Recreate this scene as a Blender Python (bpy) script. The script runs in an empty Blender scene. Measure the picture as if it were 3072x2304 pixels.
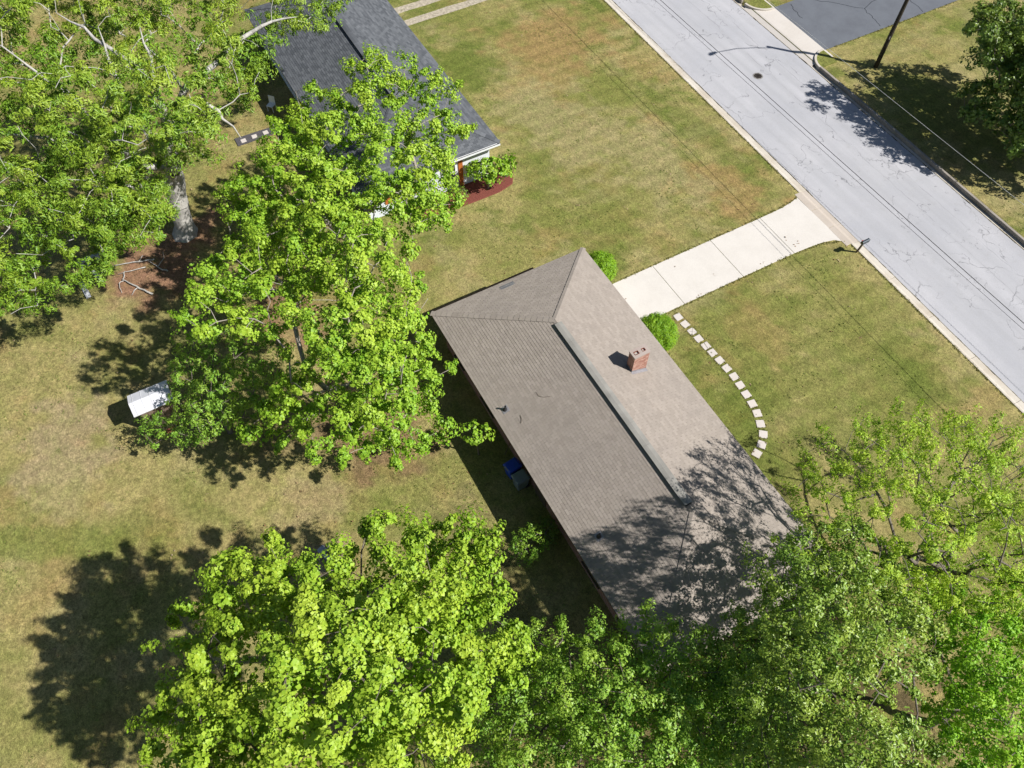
import bpy, math, random
import numpy as np
from mathutils import Vector, Matrix
PI = math.pi
rng = np.random.default_rng(7)
random.seed(7)
scene = bpy.context.scene
C = scene.collection

# ------------------------------------------------------------------ camera, sky, sun, exposure
# world frame: x runs along the house ridge, y from the back garden to the street, z up, metres
cam_d = bpy.data.cameras.new('camera')
cam = bpy.data.objects.new('camera', cam_d); C.objects.link(cam)
cam.location = (22.21, -7.60, 33.33)
cam.rotation_euler = (math.radians(90 - 58.254), 0, math.radians(61.084))
cam_d.sensor_width = 36.0
cam_d.lens = 2282.0 / 3072.0 * 36.0
cam_d.clip_end = 3000
scene.camera = cam

SUN_AZ, SUN_EL = math.radians(42.0), math.radians(44.5)      # azimuth measured from +x towards +y
to_sun = Vector((math.cos(SUN_AZ) * math.cos(SUN_EL), math.sin(SUN_AZ) * math.cos(SUN_EL), math.sin(SUN_EL)))
world = bpy.data.worlds.new('World'); scene.world = world; world.use_nodes = True
wn = world.node_tree.nodes; wl = world.node_tree.links
sky = wn.new('ShaderNodeTexSky'); sky.sky_type = 'NISHITA'; sky.sun_disc = False
sky.sun_elevation = SUN_EL; sky.sun_rotation = math.radians(90) - SUN_AZ
sky.air_density = 1.0; sky.dust_density = 0.6
wl.new(sky.outputs[0], wn['Background'].inputs[0]); wn['Background'].inputs[1].default_value = 0.05
sun_d = bpy.data.lights.new('sun', 'SUN'); sun_d.energy = 5.0; sun_d.angle = math.radians(0.53); sun_d.color = (1.0, 0.97, 0.915)
sun = bpy.data.objects.new('sun', sun_d); C.objects.link(sun)
sun.rotation_euler = (-to_sun).to_track_quat('-Z', 'Y').to_euler(); sun.location = (30, 30, 60)
vs = scene.view_settings
vs.view_transform = 'Standard'; vs.look = 'None'; vs.exposure = 0.52; vs.gamma = 1.0; vs.use_curve_mapping = False
cy = scene.cycles
cy.max_bounces = 6; cy.diffuse_bounces = 3; cy.glossy_bounces = 2; cy.transmission_bounces = 4; cy.transparent_max_bounces = 4
cy.use_denoising = True; cy.use_adaptive_sampling = True; cy.adaptive_threshold = 0.02
cy.sample_clamp_indirect = 6.0

# ------------------------------------------------------------------ helpers
class MB:
    """collects vertices and faces, builds ONE mesh object"""
    def __init__(s): s.v = []; s.f = []
    def add(s, vs_, fs):
        n = len(s.v); s.v += [tuple(p) for p in vs_]; s.f += [tuple(i + n for i in f) for f in fs]; return s
    def box(s, c, d, rz=0.0, rx=0.0, ry=0.0):
        M = Matrix.Translation(c) @ Matrix.Rotation(rz, 4, 'Z') @ Matrix.Rotation(ry, 4, 'Y') @ Matrix.Rotation(rx, 4, 'X')
        p = [M @ Vector((x * d[0] / 2, y * d[1] / 2, z * d[2] / 2)) for z in (-1, 1) for y in (-1, 1) for x in (-1, 1)]
        return s.add(p, [(0, 2, 3, 1), (4, 5, 7, 6), (0, 1, 5, 4), (2, 6, 7, 3), (0, 4, 6, 2), (1, 3, 7, 5)])
    def frustum(s, c, b, t, h, rz=0.0):
        M = Matrix.Translation(c) @ Matrix.Rotation(rz, 4, 'Z')
        p = [M @ Vector((x * b[0] / 2, y * b[1] / 2, 0)) for y in (-1, 1) for x in (-1, 1)]
        p += [M @ Vector((x * t[0] / 2, y * t[1] / 2, h)) for y in (-1, 1) for x in (-1, 1)]
        return s.add(p, [(0, 2, 3, 1), (4, 5, 7, 6), (0, 1, 5, 4), (2, 6, 7, 3), (0, 4, 6, 2), (1, 3, 7, 5)])
    def tube(s, pts, rad, n=8, caps=True):
        pts = [Vector(p) for p in pts]
        rad = rad if isinstance(rad, (list, tuple)) else [rad] * len(pts)
        rings = []; up = Vector((0.13, 0.29, 0.95)); V = []; F = []
        for i, p in enumerate(pts):
            d = (pts[min(i + 1, len(pts) - 1)] - pts[max(i - 1, 0)]).normalized()
            a = d.cross(up)
            if a.length < 1e-3: a = d.cross(Vector((1, 0, 0)))
            a.normalize(); b = d.cross(a)
            for j in range(n):
                t = 2 * PI * j / n; V.append(p + (a * math.cos(t) + b * math.sin(t)) * rad[i])
        for i in range(len(pts) - 1):
            for j in range(n):
                k = (j + 1) % n; F.append((i * n + j, i * n + k, (i + 1) * n + k, (i + 1) * n + j))
        if caps:
            F.append(tuple(range(n))[::-1]); F.append(tuple((len(pts) - 1) * n + j for j in range(n)))
        return s.add(V, F)
    def lathe(s, c, prof, n=20):
        V = []; F = []
        for r, z in prof:
            for j in range(n):
                t = 2 * PI * j / n; V.append((c[0] + r * math.cos(t), c[1] + r * math.sin(t), c[2] + z))
        for i in range(len(prof) - 1):
            for j in range(n):
                k = (j + 1) % n; F.append((i * n + j, i * n + k, (i + 1) * n + k, (i + 1) * n + j))
        F.append(tuple(range(n))[::-1]); F.append(tuple((len(prof) - 1) * n + j for j in range(n)))
        return s.add(V, F)
    def prism(s, poly, z0, z1):
        n = len(poly); V = [(x, y, z0) for x, y in poly] + [(x, y, z1) for x, y in poly]
        F = [tuple(range(n))[::-1], tuple(range(n, 2 * n))] + [(i, (i + 1) % n, n + (i + 1) % n, n + i) for i in range(n)]
        return s.add(V, F)
    def build(s, name, mat, parent=None, smooth=False, bevel=0.0):
        me = bpy.data.meshes.new(name); me.from_pydata(s.v, [], s.f); me.update()
        return link(name, me, mat, parent, smooth, bevel)

def link(name, me, mat, parent=None, smooth=False, bevel=0.0):
    o = bpy.data.objects.new(name, me); C.objects.link(o)
    if mat is not None and len(me.materials) == 0: me.materials.append(mat)
    if parent is not None: o.parent = parent
    if smooth: me.polygons.foreach_set('use_smooth', [True] * len(me.polygons))
    if bevel > 0:
        b = o.modifiers.new('bevel', 'BEVEL'); b.width = bevel; b.segments = 2; b.limit_method = 'ANGLE'
    return o

def np_mesh(name, V, F, mat, parent=None, attr=None, smooth=False):
    """V (n,3), F (m,k) arrays"""
    me = bpy.data.meshes.new(name); V = np.asarray(V, np.float32); F = np.asarray(F, np.int32)
    m, k = F.shape
    me.vertices.add(len(V)); me.vertices.foreach_set('co', V.ravel())
    me.loops.add(m * k); me.loops.foreach_set('vertex_index', F.ravel())
    me.polygons.add(m); me.polygons.foreach_set('loop_start', np.arange(0, m * k, k, dtype=np.int32))
    me.update(calc_edges=True)
    if attr:
        for an, (typ, dat) in attr.items():
            a = me.attributes.new(an, typ, 'POINT')
            a.data.foreach_set('color' if typ == 'FLOAT_COLOR' else 'value', np.asarray(dat, np.float32).ravel())
    if smooth: me.polygons.foreach_set('use_smooth', np.ones(m, bool))
    return link(name, me, mat, parent)

def tag(o, label=None, cat=None, group=None, kind=None):
    if label: o['label'] = label
    if cat: o['category'] = cat
    if group: o['group'] = group
    if kind: o['kind'] = kind
    return o
def thing(name, label, cat, loc=(0, 0, 0), rz=0.0, group=None):
    o = bpy.data.objects.new(name, None); C.objects.link(o)
    o.location = loc; o.rotation_euler = (0, 0, rz); o.empty_display_size = 0.3
    return tag(o, label, cat, group)

# ------------------------------------------------------------------ materials
class NT:
    def __init__(s, name):
        s.m = bpy.data.materials.new(name); s.m.use_nodes = True
        s.n = s.m.node_tree.nodes; s.l = s.m.node_tree.links; s.b = s.n['Principled BSDF']; s.out = s.n['Material Output']
    def node(s, t, **k):
        x = s.n.new(t)
        for a, v in k.items(): setattr(x, a, v)
        return x
    def set(s, sock, v):
        if hasattr(v, 'is_linked') or isinstance(v, bpy.types.NodeSocket): s.l.new(v, sock)
        else: sock.default_value = v
    def obj(s): return s.node('ShaderNodeTexCoord').outputs['Object']
    def pos(s): return s.node('ShaderNodeNewGeometry').outputs['Position']
    def mapv(s, v, scale=(1, 1, 1), rot=(0, 0, 0), loc=(0, 0, 0)):
        x = s.node('ShaderNodeMapping'); s.l.new(v, x.inputs[0]); x.inputs['Scale'].default_value = scale
        x.inputs['Rotation'].default_value = rot; x.inputs['Location'].default_value = loc; return x.outputs[0]
    def noise(s, v, scale, detail=3, rough=0.55, dist=0.0):
        x = s.node('ShaderNodeTexNoise'); s.l.new(v, x.inputs['Vector']); x.inputs['Scale'].default_value = scale
        x.inputs['Detail'].default_value = detail; x.inputs['Roughness'].default_value = rough; x.inputs['Distortion'].default_value = dist
        return x.outputs[0]
    def ramp(s, f, stops):
        x = s.node('ShaderNodeValToRGB'); s.l.new(f, x.inputs[0]); e = x.color_ramp.elements
        while len(e) < len(stops): e.new(0.5)
        for i, (p, c) in enumerate(stops):
            e[i].position = p; e[i].color = (*c, 1) if len(c) == 3 else c
        return x.outputs[0]
    def mix(s, f, a, b, mode='MIX'):
        x = s.node('ShaderNodeMix', data_type='RGBA', blend_type=mode)
        s.set(x.inputs[0], f)
        for i, v in ((6, a), (7, b)):
            if isinstance(v, tuple): v = (*v, 1) if len(v) == 3 else v
            s.set(x.inputs[i], v)
        return x.outputs[2]
    def math(s, op, a, b=0.0, clamp=False):
        x = s.node('ShaderNodeMath', operation=op, use_clamp=clamp); s.set(x.inputs[0], a); s.set(x.inputs[1], b); return x.outputs[0]
    def map(s, v, a, b, c=0.0, d=1.0):
        x = s.node('ShaderNodeMapRange'); s.set(x.inputs[0], v)
        for i, t in enumerate((a, b, c, d)): x.inputs[i + 1].default_value = t
        return x.outputs[0]
    def bump(s, h, strength=0.3, dist=0.02):
        x = s.node('ShaderNodeBump'); x.inputs['Strength'].default_value = strength; x.inputs['Distance'].default_value = dist
        s.l.new(h, x.inputs['Height']); s.l.new(x.outputs[0], s.b.inputs['Normal'])
    def rand(s):
        """one random number per loose piece and per object"""
        a = s.node('ShaderNodeNewGeometry').outputs['Random Per Island']; b = s.node('ShaderNodeObjectInfo').outputs['Random']
        return s.math('FRACT', s.math('ADD', a, b))
    def fin(s, col, rough=0.8, spec=0.3, metal=0.0):
        s.set(s.b.inputs['Base Color'], (*col, 1) if isinstance(col, tuple) and len(col) == 3 else col)
        s.set(s.b.inputs['Roughness'], rough); s.b.inputs['Specular IOR Level'].default_value = spec; s.b.inputs['Metallic'].default_value = metal
        return s.m

def simple(name, col, rough=0.7, spec=0.3, metal=0.0, var=0.15, scale=6.0, bump=0.0):
    t = NT(name); o = t.pos(); n = t.noise(o, scale, 4)
    c = t.mix(t.map(n, 0.3, 0.7), tuple(x * (1 - var) for x in col), tuple(min(1, x * (1 + var)) for x in col))
    if bump: t.bump(t.noise(o, scale * 8, 3), bump, 0.01)
    return t.fin(c, rough, spec, metal)

def m_lawn():
    t = NT('lawn'); p = t.pos()
    a = t.node('ShaderNodeAttribute', attribute_name='tint').outputs['Color']
    fine = t.noise(p, 9.0, 5, 0.7); clump = t.noise(p, 3.6, 4, 0.65, 0.5); mid = t.noise(p, 1.6, 4, 0.6); blade = t.noise(t.mapv(p, (1, 1, 1)), 26.0, 2, 0.6)
    c = t.mix(t.map(mid, 0.3, 0.72), t.mix(1.0, a, (0.86, 0.92, 0.8), 'MULTIPLY'), t.mix(1.0, a, (1.12, 1.06, 1.1), 'MULTIPLY'))
    g = t.map(t.noise(p, 0.55, 5, 0.65, 0.6), 0.56, 0.72)
    c = t.mix(t.math('MULTIPLY', g, 0.45), c, t.mix(1.0, c, (0.62, 0.86, 0.45), 'MULTIPLY'))
    o = t.map(t.noise(t.mapv(p, loc=(31, 7, 0)), 0.42, 5, 0.65, 0.4), 0.6, 0.76)
    c = t.mix(t.math('MULTIPLY', o, 0.5), c, t.mix(1.0, c, (1.2, 0.92, 0.95), 'MULTIPLY'))
    sp = t.map(fine, 0.3, 0.7, 0.6, 1.4)
    c = t.mix(1.0, c, t.node_rgb(sp), 'MULTIPLY')
    c = t.mix(1.0, c, t.node_rgb(t.map(clump, 0.32, 0.68, 0.74, 1.22)), 'MULTIPLY')
    sp2 = t.map(blade, 0.3, 0.7, 0.55, 1.4)
    c = t.mix(1.0, c, t.node_rgb(sp2), 'MULTIPLY')
    t.bump(t.math('ADD', fine, blade), 0.55, 0.05)
    return t.fin(c, 0.95, 0.1)
def _rgb(s, v):
    x = s.node('ShaderNodeCombineColor')
    for i in range(3): s.l.new(v, x.inputs[i])
    return x.outputs[0]
NT.node_rgb = _rgb

def m_road():
    t = NT('old_asphalt'); p = t.pos()
    base = t.mix(t.map(t.noise(p, 0.25, 4), 0.35, 0.65), (0.365, 0.365, 0.39), (0.425, 0.42, 0.44))
    st = t.noise(t.mapv(p, (0.05, 1.6, 1)), 1.0, 3)
    base = t.mix(t.map(st, 0.35, 0.7, 0, 0.5), base, (0.31, 0.31, 0.325))
    base = t.mix(t.map(t.noise(t.mapv(p, loc=(5, 9, 0)), 2.2, 6, 0.7), 0.55, 0.8, 0, 0.45), base, (0.29, 0.285, 0.28))
    gr = t.noise(p, 40.0, 2, 0.7)
    base = t.mix(1.0, base, t.node_rgb(t.map(gr, 0.3, 0.7, 0.9, 1.08)), 'MULTIPLY')
    # cracks: thin edges of a warped cell pattern, stretched across the road, and two long seams
    w = t.node('ShaderNodeVectorMath', operation='ADD'); t.l.new(p, w.inputs[0])
    nz = t.node('ShaderNodeTexNoise'); t.l.new(p, nz.inputs['Vector']); nz.inputs['Scale'].default_value = 0.9; nz.inputs['Detail'].default_value = 6
    sc = t.node('ShaderNodeVectorMath', operation='SCALE'); t.l.new(nz.outputs['Color'], sc.inputs[0]); sc.inputs['Scale'].default_value = 1.6
    t.l.new(sc.outputs[0], w.inputs[1])
    v = t.node('ShaderNodeTexVoronoi', feature='DISTANCE_TO_EDGE'); t.l.new(t.mapv(w.outputs[0], (0.17, 0.27, 1)), v.inputs['Vector']); v.inputs['Scale'].default_value = 1.0
    crack = t.map(v.outputs['Distance'], 0.0, 0.010, 1, 0)
    brk = t.map(t.noise(p, 0.5, 3), 0.42, 0.55)
    crack = t.math('MULTIPLY', crack, brk)
    sx = t.node('ShaderNodeSeparateXYZ'); t.l.new(p, sx.inputs[0])
    wob = t.math('MULTIPLY', t.math('SUBTRACT', t.noise(p, 0.6, 5), 0.5), 0.5)
    yy = t.math('ADD', t.math('ADD', sx.outputs[1], t.math('MULTIPLY', sx.outputs[0], 0.018)), wob)
    seam = None
    for y0 in (30.05, 31.35):
        d = t.math('ABSOLUTE', t.math('SUBTRACT', yy, y0)); k = t.map(d, 0.0, 0.03, 0.75, 0)
        seam = k if seam is None else t.math('MAXIMUM', seam, k)
    crack = t.math('MAXIMUM', crack, t.math('MULTIPLY', seam, t.map(t.noise(p, 0.8, 4), 0.4, 0.6)))
    c = t.mix(t.math('MULTIPLY', crack, 0.85), base, (0.14, 0.14, 0.15))
    t.bump(gr, 0.25, 0.01)
    return t.fin(c, 0.85, 0.25)

def m_concrete(name, col, stain=(0.8, 0.75, 0.68), amt=0.5):
    t = NT(name); p = t.pos()
    n = t.noise(p, 0.7, 6, 0.65); f = t.noise(p, 30, 3)
    c = t.mix(t.map(n, 0.42, 0.75, 0, amt), col, tuple(a * b for a, b in zip(col, stain)))
    c = t.mix(1.0, c, t.node_rgb(t.map(f, 0.3, 0.7, 0.93, 1.06)), 'MULTIPLY')
    t.bump(f, 0.15, 0.01)
    return t.fin(c, 0.85, 0.3)

def m_shingle(name, a, b, blot, blotamt=0.35):
    t = NT(name); p = t.pos(); r = t.rand()
    c = t.mix(r, a, b)
    st_ = t.noise(t.mapv(p, (2.2, 0.35, 0.35)), 1.0, 4, 0.6); c = t.mix(t.map(st_, 0.48, 0.75, 0, 0.3), c, t.mix(1.0, c, (0.72, 0.72, 0.74), 'MULTIPLY'))
    big = t.noise(p, 0.45, 4, 0.6); c = t.mix(t.map(big, 0.4, 0.72, 0, blotamt), c, blot)
    g = t.noise(p, 60, 2, 0.8); c = t.mix(1.0, c, t.node_rgb(t.map(g, 0.3, 0.7, 0.86, 1.12)), 'MULTIPLY')
    t.bump(g, 0.35, 0.006)
    return t.fin(c, 0.92, 0.2)

def m_brick(name, a=(0.23, 0.085, 0.06), b=(0.33, 0.15, 0.105), mortar=(0.36, 0.33, 0.3), tex=False):
    t = NT(name); p = t.pos()
    if tex:
        sx = t.node('ShaderNodeSeparateXYZ'); t.l.new(p, sx.inputs[0])
        cb = t.node('ShaderNodeCombineXYZ'); t.l.new(t.math('ADD', sx.outputs[0], sx.outputs[1]), cb.inputs[0]); t.l.new(sx.outputs[2], cb.inputs[1])
        br = t.node('ShaderNodeTexBrick'); t.l.new(cb.outputs[0], br.inputs['Vector'])
        br.inputs['Color1'].default_value = (*a, 1); br.inputs['Color2'].default_value = (*b, 1); br.inputs['Mortar'].default_value = (*mortar, 1)
        br.inputs['Scale'].default_value = 1.0; br.inputs['Brick Width'].default_value = 0.213; br.inputs['Row Height'].default_value = 0.076
        br.inputs['Mortar Size'].default_value = 0.008; c = br.outputs['Color']
    else:
        c = t.mix(t.rand(), a, b)
    f = t.noise(p, 25, 4, 0.7); c = t.mix(1.0, c, t.node_rgb(t.map(f, 0.25, 0.75, 0.75, 1.25)), 'MULTIPLY')
    t.bump(f, 0.4, 0.006)
    return t.fin(c, 0.9, 0.25)

def m_leaf(name, dark, light, yellow, trans=0.32, rough=0.5, spec=0.35):
    t = NT(name); p = t.pos()
    tint = t.node('ShaderNodeAttribute', attribute_name='tint').outputs['Fac']
    r = t.node('ShaderNodeNewGeometry').outputs['Random Per Island']
    c = t.mix(t.map(r, 0, 1), dark, light)
    c = t.mix(t.math('MULTIPLY', t.map(tint, 0.35, 1.0), 0.75), c, yellow)
    t.fin(c, rough, spec)
    tr = t.node('ShaderNodeBsdfTranslucent'); mc = t.mix(1.0, c, (1.25, 1.3, 0.55), 'MULTIPLY'); t.l.new(mc, tr.inputs[0])
    mx = t.node('ShaderNodeMixShader'); mx.inputs[0].default_value = trans
    t.l.new(t.b.outputs[0], mx.inputs[1]); t.l.new(tr.outputs[0], mx.inputs[2]); t.l.new(mx.outputs[0], t.out.inputs[0])
    return t.m
def m_bark(name, a, b, scale=5.0):
    t = NT(name); p = t.pos(); n = t.noise(t.mapv(p, (1, 1, 0.35)), scale, 5, 0.7)
    c = t.mix(t.map(n, 0.3, 0.7), a, b); t.bump(n, 0.8, 0.05)
    return t.fin(c, 0.92, 0.15)

M = dict(
    lawn=m_lawn(), road=m_road(),
    drive=m_concrete('driveway_concrete', (0.57, 0.535, 0.495), (0.84, 0.83, 0.82), 0.55),
    kerb=m_concrete('kerb_concrete', (0.50, 0.46, 0.40), (0.72, 0.66, 0.58), 0.9),
    kerb2=m_concrete('shade_darkened_kerb_concrete', (0.30, 0.27, 0.235), (0.55, 0.5, 0.45), 0.9),  # far kerb: dark concrete, darkened further for the deep shadow on its face
    apron=m_concrete('apron_concrete', (0.44, 0.385, 0.335), (0.8, 0.78, 0.74), 0.6),
    apron2=m_concrete('far_apron_concrete', (0.53, 0.49, 0.45), (0.86, 0.84, 0.82), 0.6),
    blacktop=m_concrete('blacktop', (0.125, 0.135, 0.155), (0.72, 0.7, 0.72), 0.7),
    seam=simple('seam_dirt', (0.13, 0.11, 0.06), 0.95, 0.1, var=0.4, scale=12),
    stone=m_concrete('stepping_stone_concrete', (0.53, 0.485, 0.45), (0.8, 0.78, 0.75), 0.6),
    shingle=m_shingle('weathered_brown_shingle', (0.278, 0.240, 0.208), (0.332, 0.288, 0.252), (0.245, 0.216, 0.194), 0.35),
    underlay=simple('shingle_shadow_line', (0.075, 0.065, 0.06), 0.95, 0.1),
    shingle_dark=m_shingle('charcoal_shingle', (0.072, 0.078, 0.088), (0.135, 0.143, 0.156), (0.09, 0.097, 0.108), 0.25),
    underlay_dark=simple('charcoal_shingle_gap', (0.02, 0.022, 0.028), 0.95, 0.1),
    patch=m_shingle('grey_patch_shingle', (0.13, 0.135, 0.145), (0.17, 0.175, 0.185), (0.15, 0.15, 0.16)),
    brick=m_brick('chimney_brick', (0.30, 0.145, 0.11), (0.47, 0.29, 0.235)), mortar=simple('mortar', (0.42, 0.38, 0.34), 0.95, 0.1),
    wallbrick=m_brick('wall_brick', tex=True), cap=m_concrete('chimney_cap_concrete', (0.37, 0.31, 0.28), (0.7, 0.62, 0.6), 0.7),
    flue=simple('clay_flue', (0.20, 0.07, 0.05), 0.9), lead=simple('flashing', (0.30, 0.29, 0.31), 0.5, 0.4, 0.3),
    galv=simple('ridge_vent_metal', (0.25, 0.24, 0.22), 0.75, 0.25, 0.0, var=0.2, scale=1.2),
    dark=simple('vent_gap_shade', (0.012, 0.012, 0.012), 0.95, 0.05), fascia=simple('brown_fascia', (0.10, 0.075, 0.055), 0.7),
    gutter_dark=simple('gutter_full_of_litter', (0.02, 0.017, 0.012), 0.95, 0.05, var=0.4), white=simple('white_paint', (0.72, 0.73, 0.75), 0.5, 0.4, var=0.05),
    siding=simple('white_siding', (0.66, 0.69, 0.74), 0.55, 0.3, var=0.05), orange=simple('orange_stained_wood', (0.42, 0.13, 0.03), 0.6, var=0.25),
    black=simple('black_pipe', (0.025, 0.025, 0.028), 0.6, 0.4), glass=NT('window_glass').fin((0.03, 0.035, 0.04), 0.05, 0.6),
    pole=m_bark('pole_wood', (0.035, 0.03, 0.022), (0.075, 0.062, 0.045), 9), wire=simple('cable', (0.03, 0.03, 0.032), 0.7), wire2=simple('pale_cable', (0.5, 0.5, 0.5), 0.5),
    iron=simple('cast_iron', (0.27, 0.26, 0.245), 0.7, 0.4, 0.3, var=0.3), mail=simple('mailbox_metal', (0.10, 0.115, 0.13), 0.3, 0.5, 0.75), red=simple('red_flag', (0.55, 0.05, 0.03), 0.5),
    dullred=simple('faded_red_plastic', (0.24, 0.07, 0.05), 0.7),
    wood=simple('weathered_grey_wood', (0.36, 0.37, 0.39), 0.85, var=0.3, scale=9), postwood=simple('post_wood', (0.10, 0.075, 0.05), 0.9, var=0.3),
    binblue=simple('blue_plastic', (0.015, 0.06, 0.42), 0.45, 0.4, var=0.1), bingrey=simple('grey_plastic', (0.16, 0.2, 0.22), 0.5, 0.4, var=0.1),
    shedroof=simple('pale_metal_roof', (0.60, 0.60, 0.64), 0.45, 0.4, 0.1, var=0.1, scale=2), shedwall=simple('shed_board', (0.17, 0.125, 0.095), 0.85, var=0.25),
    block=simple('grey_blue_block', (0.36, 0.38, 0.46), 0.85, var=0.2, bump=0.3), rock=simple('pale_rock', (0.5, 0.45, 0.38), 0.9, var=0.3, bump=0.5),
    mulch=simple('red_mulch', (0.17, 0.055, 0.042), 0.95, 0.1, var=0.6, scale=22, bump=0.9), gravel=simple('dark_gravel', (0.085, 0.08, 0.085), 0.95, 0.1, var=0.5, scale=30, bump=0.8),
    track=simple('pale_track_gravel', (0.36, 0.315, 0.245), 0.95, 0.1, var=0.35, scale=5, bump=0.5),
    bark_oak=m_bark('pale_oak_bark', (0.26, 0.245, 0.225), (0.54, 0.52, 0.485), 4), bark=m_bark('grey_brown_bark', (0.09, 0.075, 0.06), (0.22, 0.19, 0.16), 6),
    bark_pale=m_bark('pale_twig_bark', (0.22, 0.19, 0.16), (0.40, 0.36, 0.31), 6),
    lf_maple=m_leaf('maple_leaf', (0.17, 0.32, 0.02), (0.33, 0.49, 0.038), (0.45, 0.55, 0.058), 0.24),
    lf_maple2=m_leaf('maple_leaf_green', (0.15, 0.31, 0.02), (0.31, 0.49, 0.038), (0.44, 0.55, 0.055), 0.24),
    lf_elm=m_leaf('mid_green_leaf', (0.11, 0.25, 0.022), (0.25, 0.43, 0.05), (0.40, 0.52, 0.065), 0.24, 0.45, 0.4),
    lf_oak=m_leaf('oak_leaf', (0.10, 0.22, 0.017), (0.235, 0.37, 0.03), (0.35, 0.43, 0.042), 0.18, 0.45, 0.4),
    lf_glossy=m_leaf('glossy_leaf', (0.095, 0.19, 0.02), (0.23, 0.37, 0.042), (0.38, 0.47, 0.07), 0.18, 0.42, 0.45),
    lf_feather=m_leaf('feathery_leaf', (0.20, 0.36, 0.022), (0.36, 0.52, 0.04), (0.50, 0.60, 0.06), 0.28, 0.5),
    lf_lime=m_leaf('lime_leaf', (0.14, 0.34, 0.015), (0.28, 0.52, 0.03), (0.40, 0.58, 0.045), 0.26, 0.5),
    lf_dark=m_leaf('deep_green_leaf', (0.055, 0.12, 0.015), (0.14, 0.23, 0.03), (0.24, 0.31, 0.045), 0.2, 0.4, 0.45),
    lf_box=m_leaf('clipped_leaf', (0.13, 0.29, 0.012), (0.26, 0.45, 0.022), (0.38, 0.54, 0.03), 0.25, 0.45),
    lf_olive=m_leaf('olive_shrub_leaf', (0.10, 0.12, 0.025), (0.18, 0.20, 0.045), (0.25, 0.25, 0.06), 0.2, 0.5),
    lf_red=m_leaf('purple_shrub_leaf', (0.05, 0.022, 0.022), (0.10, 0.045, 0.04), (0.14, 0.06, 0.05), 0.15, 0.5),
    lf_fallen=m_leaf('fallen_leaf', (0.16, 0.08, 0.04), (0.30, 0.19, 0.10), (0.45, 0.36, 0.24), 0.05, 0.8, 0.2),
    lf_edge=m_leaf('edge_grass_blade', (0.17, 0.17, 0.045), (0.25, 0.23, 0.075), (0.30, 0.26, 0.10), 0.15, 0.7, 0.2),
    lf_weed=m_leaf('weed_leaf', (0.12, 0.17, 0.03), (0.19, 0.24, 0.045), (0.25, 0.29, 0.07), 0.2, 0.6),
)

# ------------------------------------------------------------------ ground
SHEAR = 0.018                                  # the street runs very slightly off the house line
def road_y(y0, x): return y0 - SHEAR * x
def vnoise(x, y, sc, seed):
    r = np.random.default_rng(seed); T = r.random((256, 256))
    u = x * sc; v = y * sc; i = np.floor(u).astype(int); j = np.floor(v).astype(int); a = u - i; b = v - j
    a = a * a * (3 - 2 * a); b = b * b * (3 - 2 * b); i %= 256; j %= 256; i2 = (i + 1) % 256; j2 = (j + 1) % 256
    return (T[i, j] * (1 - a) + T[i2, j] * a) * (1 - b) + (T[i, j2] * (1 - a) + T[i2, j2] * a) * b
def fbm(x, y, sc, seed, o=4):
    s = 0; w = 0
    for k in range(o): s = s + vnoise(x + 7.7 * k, y - 3.1 * k, sc * 2 ** k, seed + k) * 0.55 ** k; w += 0.55 ** k
    return s / w
def sstep(a, b, x): t = np.clip((x - a) / (b - a), 0, 1); return t * t * (3 - 2 * t)

KL, KR = 24.40, 33.44                          # lawn edges on both sides of the street
gx = np.concatenate([[-900, -300, -120, -75], np.arange(-55, 40, 0.33), [60, 120, 300, 900]])
gy_a = np.arange(-32, KL - 0.05, 0.33); gy_b = np.arange(KR + 0.33, 72, 0.33)
gy = np.concatenate([[-900, -300, -120, -60], gy_a, [KL, KL + 0.02, 27, 30, KR - 0.02, KR], gy_b, [100, 200, 900]])
gz = np.where((gy > KL + 0.01) & (gy < KR - 0.01), -0.35, 0.0)
GX, GY = np.meshgrid(gx, gy, indexing='ij'); GZ = np.broadcast_to(gz, GX.shape).copy()
sh = sstep(14, 22, GY); GYs = GY - SHEAR * np.clip(GX, -120, 120) * sh
x, y = GX.ravel(), GYs.ravel()
# gentle hollow in the back garden
GZ += np.where(GY < 10, -0.10 * fbm(GX, GY, 0.09, 90, 3) * sstep(0, -6, GY), 0.0)
tan = np.array([0.270, 0.232, 0.095]); olive = np.array([0.165, 0.173, 0.047]); green = np.array([0.105, 0.135, 0.026])
orange = np.array([0.265, 0.185, 0.078]); straw = np.array([0.275, 0.238, 0.115]); pink = np.array([0.30, 0.235, 0.14]); litter = np.array([0.24, 0.135, 0.088])
def mixc(c, d, w): return c * (1 - w[:, None]) + d * w[:, None]
col = np.tile(tan, (len(x), 1))
back = sstep(4, -4, y)
col = mixc(col, olive, sstep(0.40, 0.62, fbm(x, y, 0.30, 1, 5)) * (0.95 - 0.35 * back))
col = mixc(col, straw, sstep(0.55, 0.72, fbm(x, y, 0.6, 11)) * 0.55)
col = mixc(col, green, sstep(0.60, 0.72, fbm(x, y, 0.7, 21)) * (0.7 - 0.35 * back))
col = mixc(col, orange, sstep(0.58, 0.74, fbm(x, y, 0.55, 31)) * 0.45)
def patch(cx, cy, rx, ry, c, amt, seed, rot=0.0, hard=0.5):
    global col
    ca, sa = math.cos(rot), math.sin(rot); u = ((x - cx) * ca + (y - cy) * sa) / rx; v = (-(x - cx) * sa + (y - cy) * ca) / ry
    d = np.sqrt(u * u + v * v) + (fbm(x, y, 1.1, seed, 5) - 0.5) * 1.9
    col = mixc(col, c, (1 - sstep(hard, 1.0, d)) * amt)
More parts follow.
